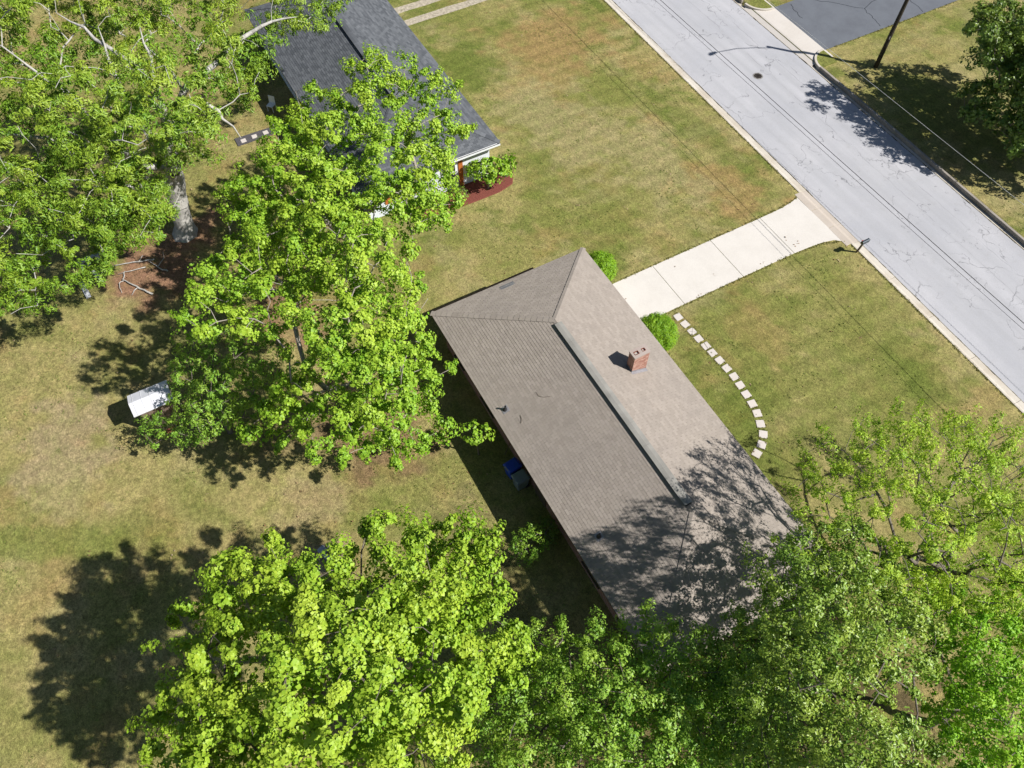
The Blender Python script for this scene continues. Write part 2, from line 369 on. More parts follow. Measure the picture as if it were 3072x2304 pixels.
# front lawns are greener by the street, driveway and house; bare, straw and rust patches where the photo shows them
patch(12, 17.5, 9, 5.5, olive, 0.75, 41); patch(12.5, 11.5, 6, 3, green, 0.5, 42); patch(9, 21.5, 9, 2.2, olive, 0.6, 43)
patch(-20, 12, 3.5, 3, green, 0.8, 44); patch(-6, 22.2, 8, 1.6, green, 0.55, 45); patch(-14, 19, 5, 3, olive, 0.5, 46)
patch(-5, 15, 7, 5, olive, 0.45, 47); patch(-20, 19, 4, 5, orange, 0.85, 48); patch(-1.5, 20.5, 3.8, 2.6, orange, 0.8, 49)
patch(-2, 6, 5, 3, olive, 0.5, 50); patch(-12, 14.5, 6, 3.5, straw, 0.75, 51); patch(-6, 18, 6, 3, straw, 0.7, 52); patch(-17.5, 17.5, 3.5, 3, orange, 0.6, 72); patch(-9, 11, 4, 1.5, olive, 0.6, 73); patch(-1.5, 10.5, 2.5, 1.2, olive, 0.6, 74); patch(7.5, 15.5, 2.5, 2, orange, 0.35, 75); patch(14.5, 21, 3, 1.2, green, 0.7, 76)
patch(-3.2, -18.6, 3.2, 2.6, pink, 0.75, 53); patch(-0.5, -19.5, 2, 1.5, straw, 0.7, 54); patch(4, -16, 2.5, 2.5, orange, 0.4, 55)
patch(1.5, -20, 1.0, 5.5, green * 1.15, 0.6, 56, rot=-0.5); patch(9, -5.5, 3, 2.2, olive, 0.55, 57); patch(5.5, -9, 2.2, 2, pink, 0.45, 58)
patch(-12.2, -11.8, 3.2, 3.2, litter, 0.95, 59); patch(-14.2, -8.4, 2.0, 2.6, litter * 1.1, 0.9, 60); patch(-6.0, -6.2, 3.2, 2.0, litter, 0.8, 61)
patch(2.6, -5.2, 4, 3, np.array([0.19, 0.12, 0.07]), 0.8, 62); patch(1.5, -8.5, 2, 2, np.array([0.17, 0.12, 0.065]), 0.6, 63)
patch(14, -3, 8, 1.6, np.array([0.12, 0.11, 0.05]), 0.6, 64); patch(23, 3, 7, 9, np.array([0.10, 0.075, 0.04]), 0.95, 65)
patch(-4, 40, 12, 6, olive, 0.25, 66); patch(2, 45, 7, 5, straw * 1.05, 0.7, 67); patch(7, 36, 5, 2.5, straw, 0.7, 68); patch(-1, 38.2, 5, 1.6, olive, 0.6, 69)
patch(8.2, -9.2, 0.9, 0.9, np.array([0.30, 0.24, 0.17]), 0.9, 70); patch(1.2, 23.2, 0.7, 0.9, orange, 0.9, 71)
# faint mowing stripes
col *= (1 + 0.10 * np.sin(x * 5.6 + 5 * fbm(x, y, 0.15, 80)) * (y > 9))[:, None]
nx_, ny_ = GX.shape; idx = np.arange(nx_ * ny_).reshape(nx_, ny_)
F = np.stack([idx[:-1, :-1], idx[1:, :-1], idx[1:, 1:], idx[:-1, 1:]], -1).reshape(-1, 4)
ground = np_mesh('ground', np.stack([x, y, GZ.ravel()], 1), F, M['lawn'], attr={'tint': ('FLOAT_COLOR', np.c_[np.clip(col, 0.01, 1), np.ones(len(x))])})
tag(ground, 'dry tan and green mown lawn around both houses', kind='structure')

def strip(name, xs, ya, yb, z, mat, za=None, zb=None):
    V = []; Fs = []
    for i, xx in enumerate(xs):
        V += [(xx, road_y(ya, xx), z if za is None else za), (xx, road_y(yb, xx), z if zb is None else zb)]
        if i: Fs.append((2 * i - 2, 2 * i, 2 * i + 1, 2 * i - 1))
    return MB().add(V, Fs).build(name, mat)
XS = [-160, -60, -40] + list(range(-36, 37, 4)) + [60, 160]
tag(strip('road', XS, 24.96, 33.05, -0.112, M['road']), 'pale grey cracked asphalt street', kind='structure')

# kerbs: rolled kerb with gutter on the near side, upright kerb on the far side, cast in sections
def kerb_run(name, label, prof, x0, x1, step, mat, skip=()):
    root = bpy.data.objects.new(name, None); C.objects.link(root); tag(root, label, kind='structure')
    i = x0
    while i < x1:
        a, b = i + 0.008, min(i + step, x1) - 0.008
        if not any(a >= p and b <= q_ for p, q_ in skip):
            jz = random.uniform(-0.006, 0.006)
            V = [(xx, road_y(py, xx), pz + jz) for xx in (a, b) for py, pz in prof]; n = len(prof)
            Fs = [tuple(range(n))[::-1], tuple(range(n, 2 * n))] + [(k, (k + 1) % n, n + (k + 1) % n, n + k) for k in range(n)]
            MB().add(V, Fs).build('kerb_section', mat, root, bevel=0.012)
        i += step
    return root
roll = [(24.34, -0.3), (24.34, 0.035), (24.44, 0.03), (24.62, -0.07), (24.98, -0.104), (24.98, -0.3)]
dip = [(24.0, -0.3), (24.0, 0.02), (24.44, 0.012), (24.66, -0.075), (24.98, -0.104), (24.98, -0.3)]
kerb_run('near_kerb', 'pale concrete rolled kerb and gutter along the near side of the street', roll, -38, 0.6, 3.05, M['kerb'])
kerb_run('near_kerb', 'pale concrete rolled kerb and gutter along the near side of the street', roll, 5.3, 40, 3.05, M['kerb'])
kerb_run('driveway_apron', 'brownish dropped kerb between driveway and street', dip, 0.6, 5.3, 1.5667, M['apron'])
pan = [(33.03, -0.3), (33.03, -0.108), (33.28, -0.118), (33.28, -0.3)]
up = [(33.285, -0.3), (33.285, 0.145), (33.44, 0.15), (33.46, -0.02), (33.46, -0.3)]
kerb_run('far_gutter', 'concrete gutter pan along the far side of the street', pan, -40, 40, 3.05, M['kerb'])
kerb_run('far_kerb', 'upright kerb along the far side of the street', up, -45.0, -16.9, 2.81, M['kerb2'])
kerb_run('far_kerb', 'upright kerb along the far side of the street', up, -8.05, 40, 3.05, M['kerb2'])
mb = MB()
for k in range(260):                                                # grass and dirt in the gutter seams
    xx = random.uniform(-34, 32); yy = road_y(random.choice((24.985, 33.02)), xx) + random.uniform(-.015, .015)
    mb.box((xx, yy, -0.108), (random.uniform(0.15, 0.7), random.uniform(0.02, 0.06), 0.02), rz=random.uniform(-.05, .05) - SHEAR)
tag(mb.build('gutter_dirt', M['seam']), 'dirt and moss caught in the gutter seams', kind='stuff')
for yy in (24.985, 33.02):
    tag(strip('gutter_seam', XS, yy - 0.012, yy + 0.012, -0.1, M['seam']), 'dark seam between asphalt and gutter', kind='structure')

# near driveway: slabs with open joints
drv = bpy.data.objects.new('driveway', None); C.objects.link(drv); tag(drv, 'pale concrete driveway running from house to street', kind='structure')
def slab(poly, z=0.018): MB().prism(poly, -0.1, z).build('slab', M['drive'], drv, bevel=0.008)
g = 0.012
slab([(1.12, 8.7), (4.22, 8.7), (4.22, 13.2 - g), (1.12, 13.2 - g)])
slab([(1.12, 13.2 + g), (4.22, 13.2 + g), (4.23, 17.25 - g), (1.13, 17.25 - g)])
slab([(1.13, 17.25 + g), (4.23, 17.25 + g), (4.27, 20.9 - g), (1.14, 20.9 - g)])
slab([(1.14, 20.9 + g), (4.27, 20.9 + g), (4.33, 22.0), (4.42, 22.9), (4.6, 23.6), (4.92, 23.96), (0.86, 23.96), (1.0, 23.5), (1.12, 22.6)])
# far driveway: concrete apron, blacktop, curved kerb returns
tag(MB().add([(xx, road_y(yy, xx), z) for xx in (-16.3, -8.6) for yy, z in ((33.05, -0.106), (33.5, 0.0), (33.62, 0.02), (34.95, 0.025), (35.05, 0.02))] ,
             [(i, i + 5, i + 6, i + 1) for i in range(4)]).build('far_apron', M['apron2']), 'concrete apron of the driveway across the street', kind='structure')
bt = MB().prism([(-15.2, 35.28), (-9.45, 35.16), (-9.3, 45), (-9.1, 75), (-15.2, 75)], -0.05, 0.022)
tag(bt.build('far_driveway', M['blacktop']), 'dark blacktop driveway across the street', kind='structure')
for cx, sg, lab in ((-16.55, 1, 'curved kerb on the upper side of the blacktop driveway mouth'), (-8.0, -1, 'curved kerb at the lawn corner near the lamp pole')):
    # quarter circle from the street kerb into the driveway
    V = []; Fs = []; yc = road_y(33.285, cx) + 1.55; R0, R1 = 1.55, 1.40; N = 14
    for i in range(N + 1):
        a = -PI / 2 + (PI / 2) * i / N
        for r, z in ((R0, -0.15), (R0, 0.115), (R1, 0.12), (R1, -0.15)): V.append((cx + sg * r * math.cos(a), yc + r * math.sin(a), z))
        if i:
            for k in range(4): Fs.append((4 * i - 4 + k, 4 * i - 4 + (k + 1) % 4, 4 * i + (k + 1) % 4, 4 * i + k))
    tag(MB().add(V, Fs).build('kerb_return', M['kerb']), lab, kind='structure')
    # lawn filling inside the bend
    poly = [(cx, yc)] + [(cx + sg * R1 * math.cos(-PI / 2 + PI / 2 * i / N), yc + R1 * math.sin(-PI / 2 + PI / 2 * i / N)) for i in range(N + 1)]
    if sg < 0: poly = poly[::-1]
    o = MB().prism(poly, -0.2, 0.09).build('verge_corner', M['lawn'])
    a = o.data.attributes.new('tint', 'FLOAT_COLOR', 'POINT'); a.data.foreach_set('color', [0.17, 0.18, 0.05, 1] * len(o.data.vertices))
    tag(o, 'grass corner inside the curved kerb', kind='structure')
# blacktop cracks and pale edging are real thin strips
mb = MB()
def wiggle(p, q_, n, amp):
    return [(p[0] + (q_[0] - p[0]) * i / n + random.uniform(-amp, amp), p[1] + (q_[1] - p[1]) * i / n + random.uniform(-amp, amp)) for i in range(n + 1)]
def crack(mb, pts, w, z):
    for (a, b), (c, d) in zip(pts, pts[1:]):
        L = math.hypot(c - a, d - b) + 1e-6; nx, ny = -(d - b) / L * w / 2, (c - a) / L * w / 2
        mb.add([(a + nx, b + ny, z), (a - nx, b - ny, z), (c - nx, d - ny, z), (c + nx, d + ny, z)], [(0, 1, 2, 3)])
for p, q_ in (((-14.8, 38.2), (-11.9, 41.0)), ((-11.9, 41.0), (-9.6, 40.6)), ((-11.9, 41.0), (-13.2, 46)), ((-12.5, 45), (-9.4, 44.6)), ((-14.9, 43), (-12.9, 44.5)), ((-11.0, 47.5), (-9.3, 50)), ((-15, 36.6), (-13.2, 36.2))):
    crack(mb, wiggle(p, q_, 9, 0.08), 0.035, 0.027)
tag(mb.build('blacktop_cracks', M['underlay_dark']), 'fine cracks in the blacktop driveway', kind='stuff')

# ------------------------------------------------------------------ hip-roofed houses
E_ = 0.143; TABW = 0.305
def hip_faces(L, W, ze, dz):
    h = W / 2; sl = math.hypot(h, dz)
    # origin, u axis, v axis (up the slope), length of eave, length at top, slope length
    return [((0, 0, ze), (1, 0, 0), (0, h / sl, dz / sl), L, sl),            # back slope
            ((L, W, ze), (-1, 0, 0), (0, -h / sl, dz / sl), L, sl),          # street slope
            ((0, W, ze), (0, -1, 0), (h / sl, 0, dz / sl), W, sl),           # end at x = 0
            ((L, 0, ze), (0, 1, 0), (-h / sl, 0, dz / sl), W, sl)]           # end at x = L
def shingles(faces, W, seed, singles=0, pick=None):
    """every tab as real geometry; returns (vertices, faces) of the field and the frames of the single tabs"""
    r = np.random.default_rng(seed); V = []; Fs = []; S = []; h = W / 2
    for fi, (o, u, v, L, sl) in enumerate(faces):
        o, u, v = Vector(o), Vector(u), Vector(v); nrm = u.cross(v).normalized(); k = h / sl
        nc = int(sl / E_)
        for c in range(nc):
            v0, v1 = c * E_, min((c + 1) * E_ + 0.012, sl)
            a0, a1 = v0 * k, v1 * k                       # hip setback at both edges of the course
            x_ = -((c % 2) * 0.5 + 0.08 * r.random()) * TABW
            while x_ < L:
                x0, x1 = x_ + 0.004, x_ + TABW - 0.004; x_ += TABW
                p0, p1 = max(x0, a0), min(x1, L - a0); q0, q1 = max(x0, a1), min(x1, L - a1)
                if p1 - p0 < 0.02 and q1 - q0 < 0.02: continue
                if p1 < p0: p0 = p1 = (p0 + p1) / 2
                if q1 < q0: q0 = q1 = min(max(q0, p0), p1)
                t = 0.012 + 0.004 * r.random()
                if pick and len(S) < singles and fi == 0 and p0 == x0 and p1 == x1 and q0 == x0 and q1 == x1 and pick(o + u * x0 + v * v0):
                    S.append((o + u * x0 + v * v0, t)); continue
                b = len(V)
                for (xx, vv, dd) in ((p0, v0, t), (p1, v0, t), (q1, v1, 0.003), (q0, v1, 0.003), (p0, v0, -0.012), (p1, v0, -0.012), (q1, v1, -0.012), (q0, v1, -0.012)):
                    V.append(o + u * xx + v * vv + nrm * dd)
                Fs += [(b, b + 1, b + 2, b + 3), (b, b + 4, b + 5, b + 1), (b + 1, b + 5, b + 6, b + 2), (b + 3, b + 7, b + 4, b)]
    return V, Fs, S

def window(house, x, y, z, w, h, facing, frame='white', shutters=None):
    """facing: 'x-','x+','y-','y+'"""
    ax = facing[0]; sg = 1 if facing[1] == '+' else -1
    def bx(mb, du, dv, su, sv, th, off):
        c = (x + du, y + sg * off, z + dv) if ax == 'y' else (x + sg * off, y + du, z + dv)
        d = (su, th, sv) if ax == 'y' else (th, su, sv)
        return mb.box(c, d)
    f = MB(); t = 0.06
    bx(f, 0, h / 2, w + t, t, 0.07, 0.03); bx(f, 0, -h / 2, w + t, t, 0.07, 0.03)
    bx(f, -w / 2, 0, t, h - t, 0.07, 0.03); bx(f, w / 2, 0, t, h - t, 0.07, 0.03); bx(f, 0, 0, w - t, 0.045, 0.05, 0.03)
    fo = f.build('window', M[frame], house)
    bx(MB(), 0, 0, w - 0.02, h - 0.02, 0.012, 0.012).build('pane', M['glass'], fo)
    bx(MB(), 0, -h / 2 - 0.07, w + 0.2, 0.06, 0.14, 0.07).build('sill', M[frame], fo)
    if shutters:
        for s in (-1, 1): bx(MB(), s * (w / 2 + 0.27), 0, 0.4, h + 0.1, 0.04, 0.025).build('shutter', M[shutters], house)

def hip_house(name, label, loc, L, W, ze, dz, wall, shing, under, seed, singles=0, pick=None):
    H = thing(name, label, 'house', loc)
    ov = 0.48; h = W / 2
    MB().box((L / 2, W / 2, (ze - 0.1) / 2 - 0.05), (L - 2 * ov, W - 2 * ov, ze + 0.0)).build('wall', M[wall], H)
    MB().box((L / 2, W / 2, ze - 0.075), (L - 0.08, W - 0.08, 0.03)).build('soffit', M['fascia'], H)
    fa = MB()
    for (cx, cy_, dx, dy) in ((L / 2, 0.02, L, 0.03), (L / 2, W - 0.02, L, 0.03), (0.02, W / 2, 0.03, W - 0.08), (L - 0.02, W / 2, 0.03, W - 0.08)):
        fa.box((cx, cy_, ze - 0.085), (dx, dy, 0.13))
    fa.build('fascia', M['fascia'], H)
    # roof deck
    s = 0.012
    V = [(0, 0, ze - s), (L, 0, ze - s), (L, W, ze - s), (0, W, ze - s), (h, h, ze + dz - s), (L - h, h, ze + dz - s)]
    roof = MB().add(V, [(0, 1, 5, 4), (2, 3, 4, 5), (3, 0, 4), (1, 2, 5), (3, 2, 1, 0)]).build('roof', M[under], H)
    fcs = hip_faces(L, W, ze, dz)
    V, Fs, S = shingles(fcs, W, seed, singles, pick)
    fld = MB(); fld.v = [tuple(p) for p in V]; fld.f = Fs
    fo = fld.build('shingle_field', M[shing], roof); fo['kind'] = 'stuff'
    if S:
        o, u, v, _, sl = fcs[0]; u, v = Vector(u), Vector(v); nrm = u.cross(v)
        q = MB(); t = 0.014
        q.add([u * a + v * b + nrm * c for a, b, c in ((0, 0, t), (TABW - 0.008, 0, t), (TABW - 0.008, E_ + 0.012, 0.003), (0, E_ + 0.012, 0.003),
              (0, 0, -0.012), (TABW - 0.008, 0, -0.012), (TABW - 0.008, E_ + 0.012, -0.012), (0, E_ + 0.012, -0.012))],
              [(0, 1, 2, 3), (0, 4, 5, 1), (1, 5, 6, 2), (3, 7, 4, 0), (2, 6, 7, 3)])
        me = bpy.data.meshes.new('shingle'); me.from_pydata(q.v, [], q.f); me.update(); me.materials.append(M[shing])
        for p, tt in S:
            so = bpy.data.objects.new('shingle', me); C.objects.link(so); so.parent = roof; so.location = p
    # hip caps, one by one
    capm = bpy.data.meshes.new('hip_cap'); cw, cl = 0.15, 0.30
    kk = dz / h
    for ci, (ax_, ay_, bx_, by_) in enumerate(((0, 0, h, h), (0, W, h, h), (L, 0, L - h, h), (L, W, L - h, h))):
        d = Vector((bx_ - ax_, by_ - ay_, dz)); n = int(d.length / 0.30); d.normalize()
        side = d.cross(Vector((0, 0, 1))).normalized(); up_ = side.cross(d).normalized()
        drop = 0.235 * cw * 2 * kk
        me = bpy.data.meshes.new('hip_cap')
        pv = [d * 0 + side * cw + up_ * (0.022 - drop * 0.75), d * 0 + up_ * 0.034, d * 0 - side * cw + up_ * (0.022 - drop * 0.75),
              d * cl + side * cw + up_ * (0.012 - drop * 0.75), d * cl + up_ * 0.022, d * cl - side * cw + up_ * (0.012 - drop * 0.75)]
        pv += [p - up_ * 0.03 for p in pv[:3]]
        me.from_pydata([tuple(p) for p in pv], [], [(0, 1, 4, 3), (1, 2, 5, 4), (0, 6, 7, 1), (1, 7, 8, 2)]); me.update(); me.materials.append(M[shing])
        for i in range(n):
            co = bpy.data.objects.new('hip_cap', me); C.objects.link(co); co.parent = roof
            co.location = Vector((ax_, ay_, ze)) + d * (i * 0.30 + 0.02)
    return H, roof
def roof_z(ze, dz, W, y): return ze + dz * (1 - abs(y - W / 2) / (W / 2))

L1, W1, ZE, DZ = 19.95, 9.0, 2.72, 1.83
house, roof = hip_house('brick_house', 'low brick house with brown-grey shingled hip roof and brick chimney', (0, 0, 0), L1, W1, ZE, DZ, 'wallbrick', 'shingle', 'underlay', 3,
                        300, lambda p: 7.0 < p.x < 13.2 and p.y > 1.2)
house2, roof2 = hip_house('white_house', 'white-sided house with charcoal shingled hip roof behind the big maple', (-9.4 - L1, 0.05, 0), L1, W1, ZE, DZ, 'siding', 'shingle_dark', 'underlay_dark', 5)

def ridge_vent(roof, x0, x1, mat, y=W1 / 2, step=1.22):
    v = MB(); z = ZE + DZ
    v.box(((x0 + x1) / 2, y, z + 0.02), (x1 - x0, 0.27, 0.10))
    base = v.build('ridge_vent', M['dark'], roof)  # solid near-black body, its colour stands in for the shadow under the cap
    i = x0
    while i < x1 - 0.05:
        a, b = i + 0.003, min(i + step, x1) - 0.003
        hw, sag = 0.19, 0.0
        prof = [(-hw, 0.062 - sag), (-hw * 0.5, 0.078), (0, 0.090), (hw * 0.5, 0.078), (hw, 0.062 - sag)]
        low = [(py, pz - 0.014) for py, pz in prof[::-1]]
        pr = prof + low; n = len(pr)
        V = [(xx, y + py, z + pz) for xx in (a, b) for py, pz in pr]
        MB().add(V, [tuple(range(n))[::-1], tuple(range(n, 2 * n))] + [(k, (k + 1) % n, n + (k + 1) % n, n + k) for k in range(n)]).build('vent_section', M[mat], base)
        i += step
ridge_vent(roof, 4.75, 15.1, 'galv'); ridge_vent(roof2, 4.9, 15.2, 'shingle_dark')
for rf, sh_, xs in ((roof, 'shingle', ((4.45, 4.74), (15.12, 15.5))), (roof2, 'shingle_dark', ((4.4, 4.88), (15.22, 15.55)))):
    for a, b in xs:
        MB().add([(a, 4.36, ZE + DZ - 0.035), (b, 4.36, ZE + DZ - 0.035), (b, 4.5, ZE + DZ + 0.03), (a, 4.5, ZE + DZ + 0.03), (b, 4.64, ZE + DZ - 0.035), (a, 4.64, ZE + DZ - 0.035)], [(0, 1, 2, 3), (3, 2, 4, 5)]).build('ridge_cap', M[sh_], rf)

# plumbing vents with flashing boots
def vent_pipe(rf, x, y, h=0.30):
    z = roof_z(ZE, DZ, W1, y); tilt = math.atan2(DZ, W1 / 2)
    b = MB().box((x, y, z + 0.02), (0.34, 0.34, 0.012), rx=tilt).build('pipe_flashing', M['lead'], rf)
    MB().lathe((x, y, z - 0.02), [(0.12, 0.0), (0.105, 0.06), (0.062, 0.13), (0.055, 0.15)], 12).build('pipe_boot', M['black'], rf)
    MB().lathe((x, y, z), [(0.045, 0.0), (0.045, h), (0.034, h), (0.034, h - 0.08)], 12).build('vent_pipe', M['black'], rf)
vent_pipe(roof, 6.82, 0.55); vent_pipe(roof, 14.12, 1.0); vent_pipe(roof2, 10.3, 1.3)
# grey patch of new shingles on the end slope
sl = math.hypot(W1 / 2, DZ); vx, vz = W1 / 2 / sl, DZ / sl
pt = MB()
for c in range(2):
    for k in range(3):
        y0 = 3.74 + k * 0.275; v0 = 0.31 + c * 0.15
        P = [(v0 * vx, y0 + 0.27, ZE + v0 * vz + 0.02), (v0 * vx, y0, ZE + v0 * vz + 0.02), ((v0 + .155) * vx, y0, ZE + (v0 + .155) * vz + 0.013), ((v0 + .155) * vx, y0 + 0.27, ZE + (v0 + .155) * vz + 0.013)]
        pt.add(P + [(a, b, c_ - 0.02) for a, b, c_ in P[:2]], [(0, 1, 2, 3), (1, 0, 4, 5)])
pt.build('shingle_patch', M['patch'], roof)
# gutters
def gutter(rf, name, y0, y1, x, out, mat_o, mat_i):
    g_ = MB(); w = 0.13
    g_.box((x + out * w / 2, (y0 + y1) / 2, ZE - 0.12), (w, y1 - y0, 0.012)); g_.box((x + out * w, (y0 + y1) / 2, ZE - 0.065), (0.014, y1 - y0, 0.12))
    g_.box((x + out * 0.006, (y0 + y1) / 2, ZE - 0.065), (0.01, y1 - y0, 0.11))
    go = g_.build(name, M[mat_o], rf)
    MB().box((x + out * w / 2, (y0 + y1) / 2, ZE - 0.085), (w - 0.025, y1 - y0 - 0.01, 0.05)).build('gutter_litter', M[mat_i], go)
gutter(house, 'gutter', 0.06, 6.0, -0.003, -1, 'gutter_dark', 'gutter_dark')
gutter(house2, 'gutter', 0.06, 8.95, L1 + 0.003, 1, 'white', 'gutter_dark')
MB().box((-0.07, 5.9, 1.3), (0.08, 0.07, 2.55)).build('downspout', M['fascia'], house)

# windows and doors (mostly under the eaves)
for xx, w, h_, z in ((2.2, 0.9, 1.1, 1.45), (5.2, 1.2, 1.1, 1.45), (11.6, 0.7, 0.7, 1.7), (14.8, 1.2, 1.1, 1.45), (17.6, 1.2, 1.1, 1.45)):
    window(house, xx, 0.48, z, w, h_, 'y-', frame='fascia')
for xx, w in ((6.9, 1.8), (12.4, 1.2), (15.2, 1.2), (17.9, 1.2)): window(house, xx, W1 - 0.48, 1.5, w, 1.2, 'y+')
window(house, 0.48, 3.0, 1.5, 1.1, 1.1, 'x-'); window(house, L1 - 0.48, 4.5, 1.5, 1.1, 1.1, 'x+')
def door(H, x, y, sg, w, mat):
    d = MB().box((x, y + sg * 0.03, 1.03), (w, 0.05, 2.04)).build('door', M[mat], H)
    MB().box((x, y + sg * 0.02, 2.09), (w + 0.2, 0.06, 0.08)).build('lintel', M['white'], d)
    MB().lathe((x + w * 0.38, y + sg * 0.075, 1.0), [(0.03, -0.03), (0.035, 0), (0.03, 0.03)], 8).build('handle', M['lead'], d)
door(house, 10.4, 0.48, -1, 0.9, 'fascia'); door(house, 9.4, W1 - 0.48, 1, 0.95, 'fascia')
gd = MB().box((2.67, W1 - 0.45, 1.08), (2.7, 0.05, 2.12)).build('garage_door', M['white'], house)
for k in range(4): MB().box((2.67, W1 - 0.415, 0.28 + k * 0.53), (2.6, 0.03, 0.48)).build('door_panel', M['white'], gd)
for xx in (3.0, 6.5, 10.5, 14.5): window(house2, xx, 0.48, 1.5, 1.1, 1.1, 'y-')
for xx in (3.0, 7.0, 13.0, 16.5): window(house2, xx, W1 - 0.48, 1.5, 1.3, 1.2, 'y+')
window(house2, L1 - 0.48, 2.6, 1.45, 1.1, 1.2, 'x+', shutters='orange'); window(house2, L1 - 0.48, 5.75, 1.35, 0.9, 1.2, 'x+')
MB().box((L1 - 0.45, 6.55, 1.25), (0.05, 0.28, 2.4)).build('wood_post', M['orange'], house2)
door(house2, 8.6, 0.48, -1, 0.9, 'orange')

# chimney, brick by brick
cx0, cx1, cy0, cy1, cz1 = 7.88, 8.32, 6.38, 7.20, 4.88
ch = MB().box(((cx0 + cx1) / 2, (cy0 + cy1) / 2, (3.2 + cz1) / 2), (cx1 - cx0 - 0.03, cy1 - cy0 - 0.03, cz1 - 3.2 - 0.02)).build('chimney', M['mortar'], house)
bmx = {}
def brick_at(lx, ly, z, x, y):
    key = (round(lx, 3), round(ly, 3))
    if key not in bmx:
        b = MB().box((0, 0, 0), (lx, ly, 0.056)); me = bpy.data.meshes.new('brick'); me.from_pydata(b.v, [], b.f); me.update(); me.materials.append(M['brick']); bmx[key] = me
    o = bpy.data.objects.new('brick', bmx[key]); C.objects.link(o); o.parent = ch; o.location = (x, y, z)
nz = int((cz1 - 3.30) / 0.067)
for c in range(nz):
    z = cz1 - 0.07 - c * 0.067
    if z < 3.30: break
    off = c % 2; wy = (cy1 - cy0); wx = cx1 - cx0; t = 0.045
    if off:
        nb = 4; lb = (wy - 0.01 * 3) / nb
        for sx in (cx0 + t / 2, cx1 - t / 2):
            for k in range(nb): brick_at(t, lb, z, sx + random.uniform(-.003, .003), cy0 + lb / 2 + k * (lb + 0.01))
        lb2 = (wx - 2 * t - 0.03) / 2
        for sy in (cy0 + t / 2, cy1 - t / 2):
            for k in range(2): brick_at(lb2, t, z, cx0 + t + 0.01 + lb2 / 2 + k * (lb2 + 0.01), sy + random.uniform(-.003, .003))
    else:
        ws = [0.5, 1, 1, 1, 0.5]; un = (wy - 2 * t - 0.01 * 6) / 4
        for sx in (cx0 + t / 2, cx1 - t / 2):
            p = cy0 + t + 0.01
            for w in ws: brick_at(t, un * w, z, sx + random.uniform(-.003, .003), p + un * w / 2); p += un * w + 0.01
        lb2 = (wx - 0.01) / 2
        for sy in (cy0 + t / 2, cy1 - t / 2):
            for k in range(2): brick_at(lb2, t, z, cx0 + lb2 / 2 + k * (lb2 + 0.01), sy + random.uniform(-.003, .003))
# cap as a frame round two flues
cap = MB()
xm, ym = (cx0 + cx1) / 2, (cy0 + cy1) / 2; fl = ((xm, ym - 0.19, 0.17, 0.22), (xm, ym + 0.19, 0.15, 0.16))
X0, X1, Y0, Y1 = cx0 - 0.02, cx1 + 0.02, cy0 - 0.02, cy1 + 0.02
ys = sorted([Y0, Y1] + [a for f_ in fl for a in (f_[1] - f_[3] / 2, f_[1] + f_[3] / 2)])
for i in range(len(ys) - 1):
    a, b = ys[i], ys[i + 1]; mid = (a + b) / 2; hole = [f_ for f_ in fl if abs(mid - f_[1]) < f_[3] / 2]
    segs = [(X0, X1)] if not hole else [(X0, hole[0][0] - hole[0][2] / 2), (hole[0][0] + hole[0][2] / 2, X1)]
    for p, q_ in segs: cap.box(((p + q_) / 2, mid, cz1 + 0.012), (q_ - p, b - a, 0.07))
cap.build('chimney_cap', M['cap'], ch)
for fx, fy, wx, wy in fl:
    f_ = MB()
    for dx, dy, sx, sy in ((-wx / 2, 0, 0.02, wy), (wx / 2, 0, 0.02, wy), (0, -wy / 2, wx - 0.02, 0.02), (0, wy / 2, wx - 0.02, 0.02)): f_.box((fx + dx, fy + dy, cz1 - 0.02), (sx, sy, 0.16))
    f_.box((fx, fy, cz1 - 0.12), (wx - 0.03, wy - 0.03, 0.02))
    f_.build('flue', M['flue'], ch)
fls = MB()
zf = lambda yy: roof_z(ZE, DZ, W1, yy)
for (a, b, c, d) in ((cx0 - 0.012, cy0 - 0.012, cx0 - 0.012, cy1 + 0.012), (cx1 + 0.012, cy1 + 0.012, cx1 + 0.012, cy0 - 0.012), (cx0 - 0.012, cy1 + 0.012, cx1 + 0.012, cy1 + 0.012), (cx1 + 0.012, cy0 - 0.012, cx0 - 0.012, cy0 - 0.012)):
    fls.add([(a, b, zf(b) - 0.02), (c, d, zf(d) - 0.02), (c, d, zf(d) + 0.13), (a, b, zf(b) + 0.13)], [(0, 1, 2, 3)])
o = 0.14
fls.add([(cx1 + 0.013, cy0 - 0.05, zf(cy0 - 0.05) + 0.02), (cx1 + o, cy0 - 0.05, zf(cy0 - 0.05) + 0.02), (cx1 + o, cy1 + 0.05, zf(cy1 + 0.05) + 0.02), (cx1 + 0.013, cy1 + 0.05, zf(cy1 + 0.05) + 0.02)], [(0, 1, 2, 3)])
fls.build('chimney_flashing', M['lead'], ch)

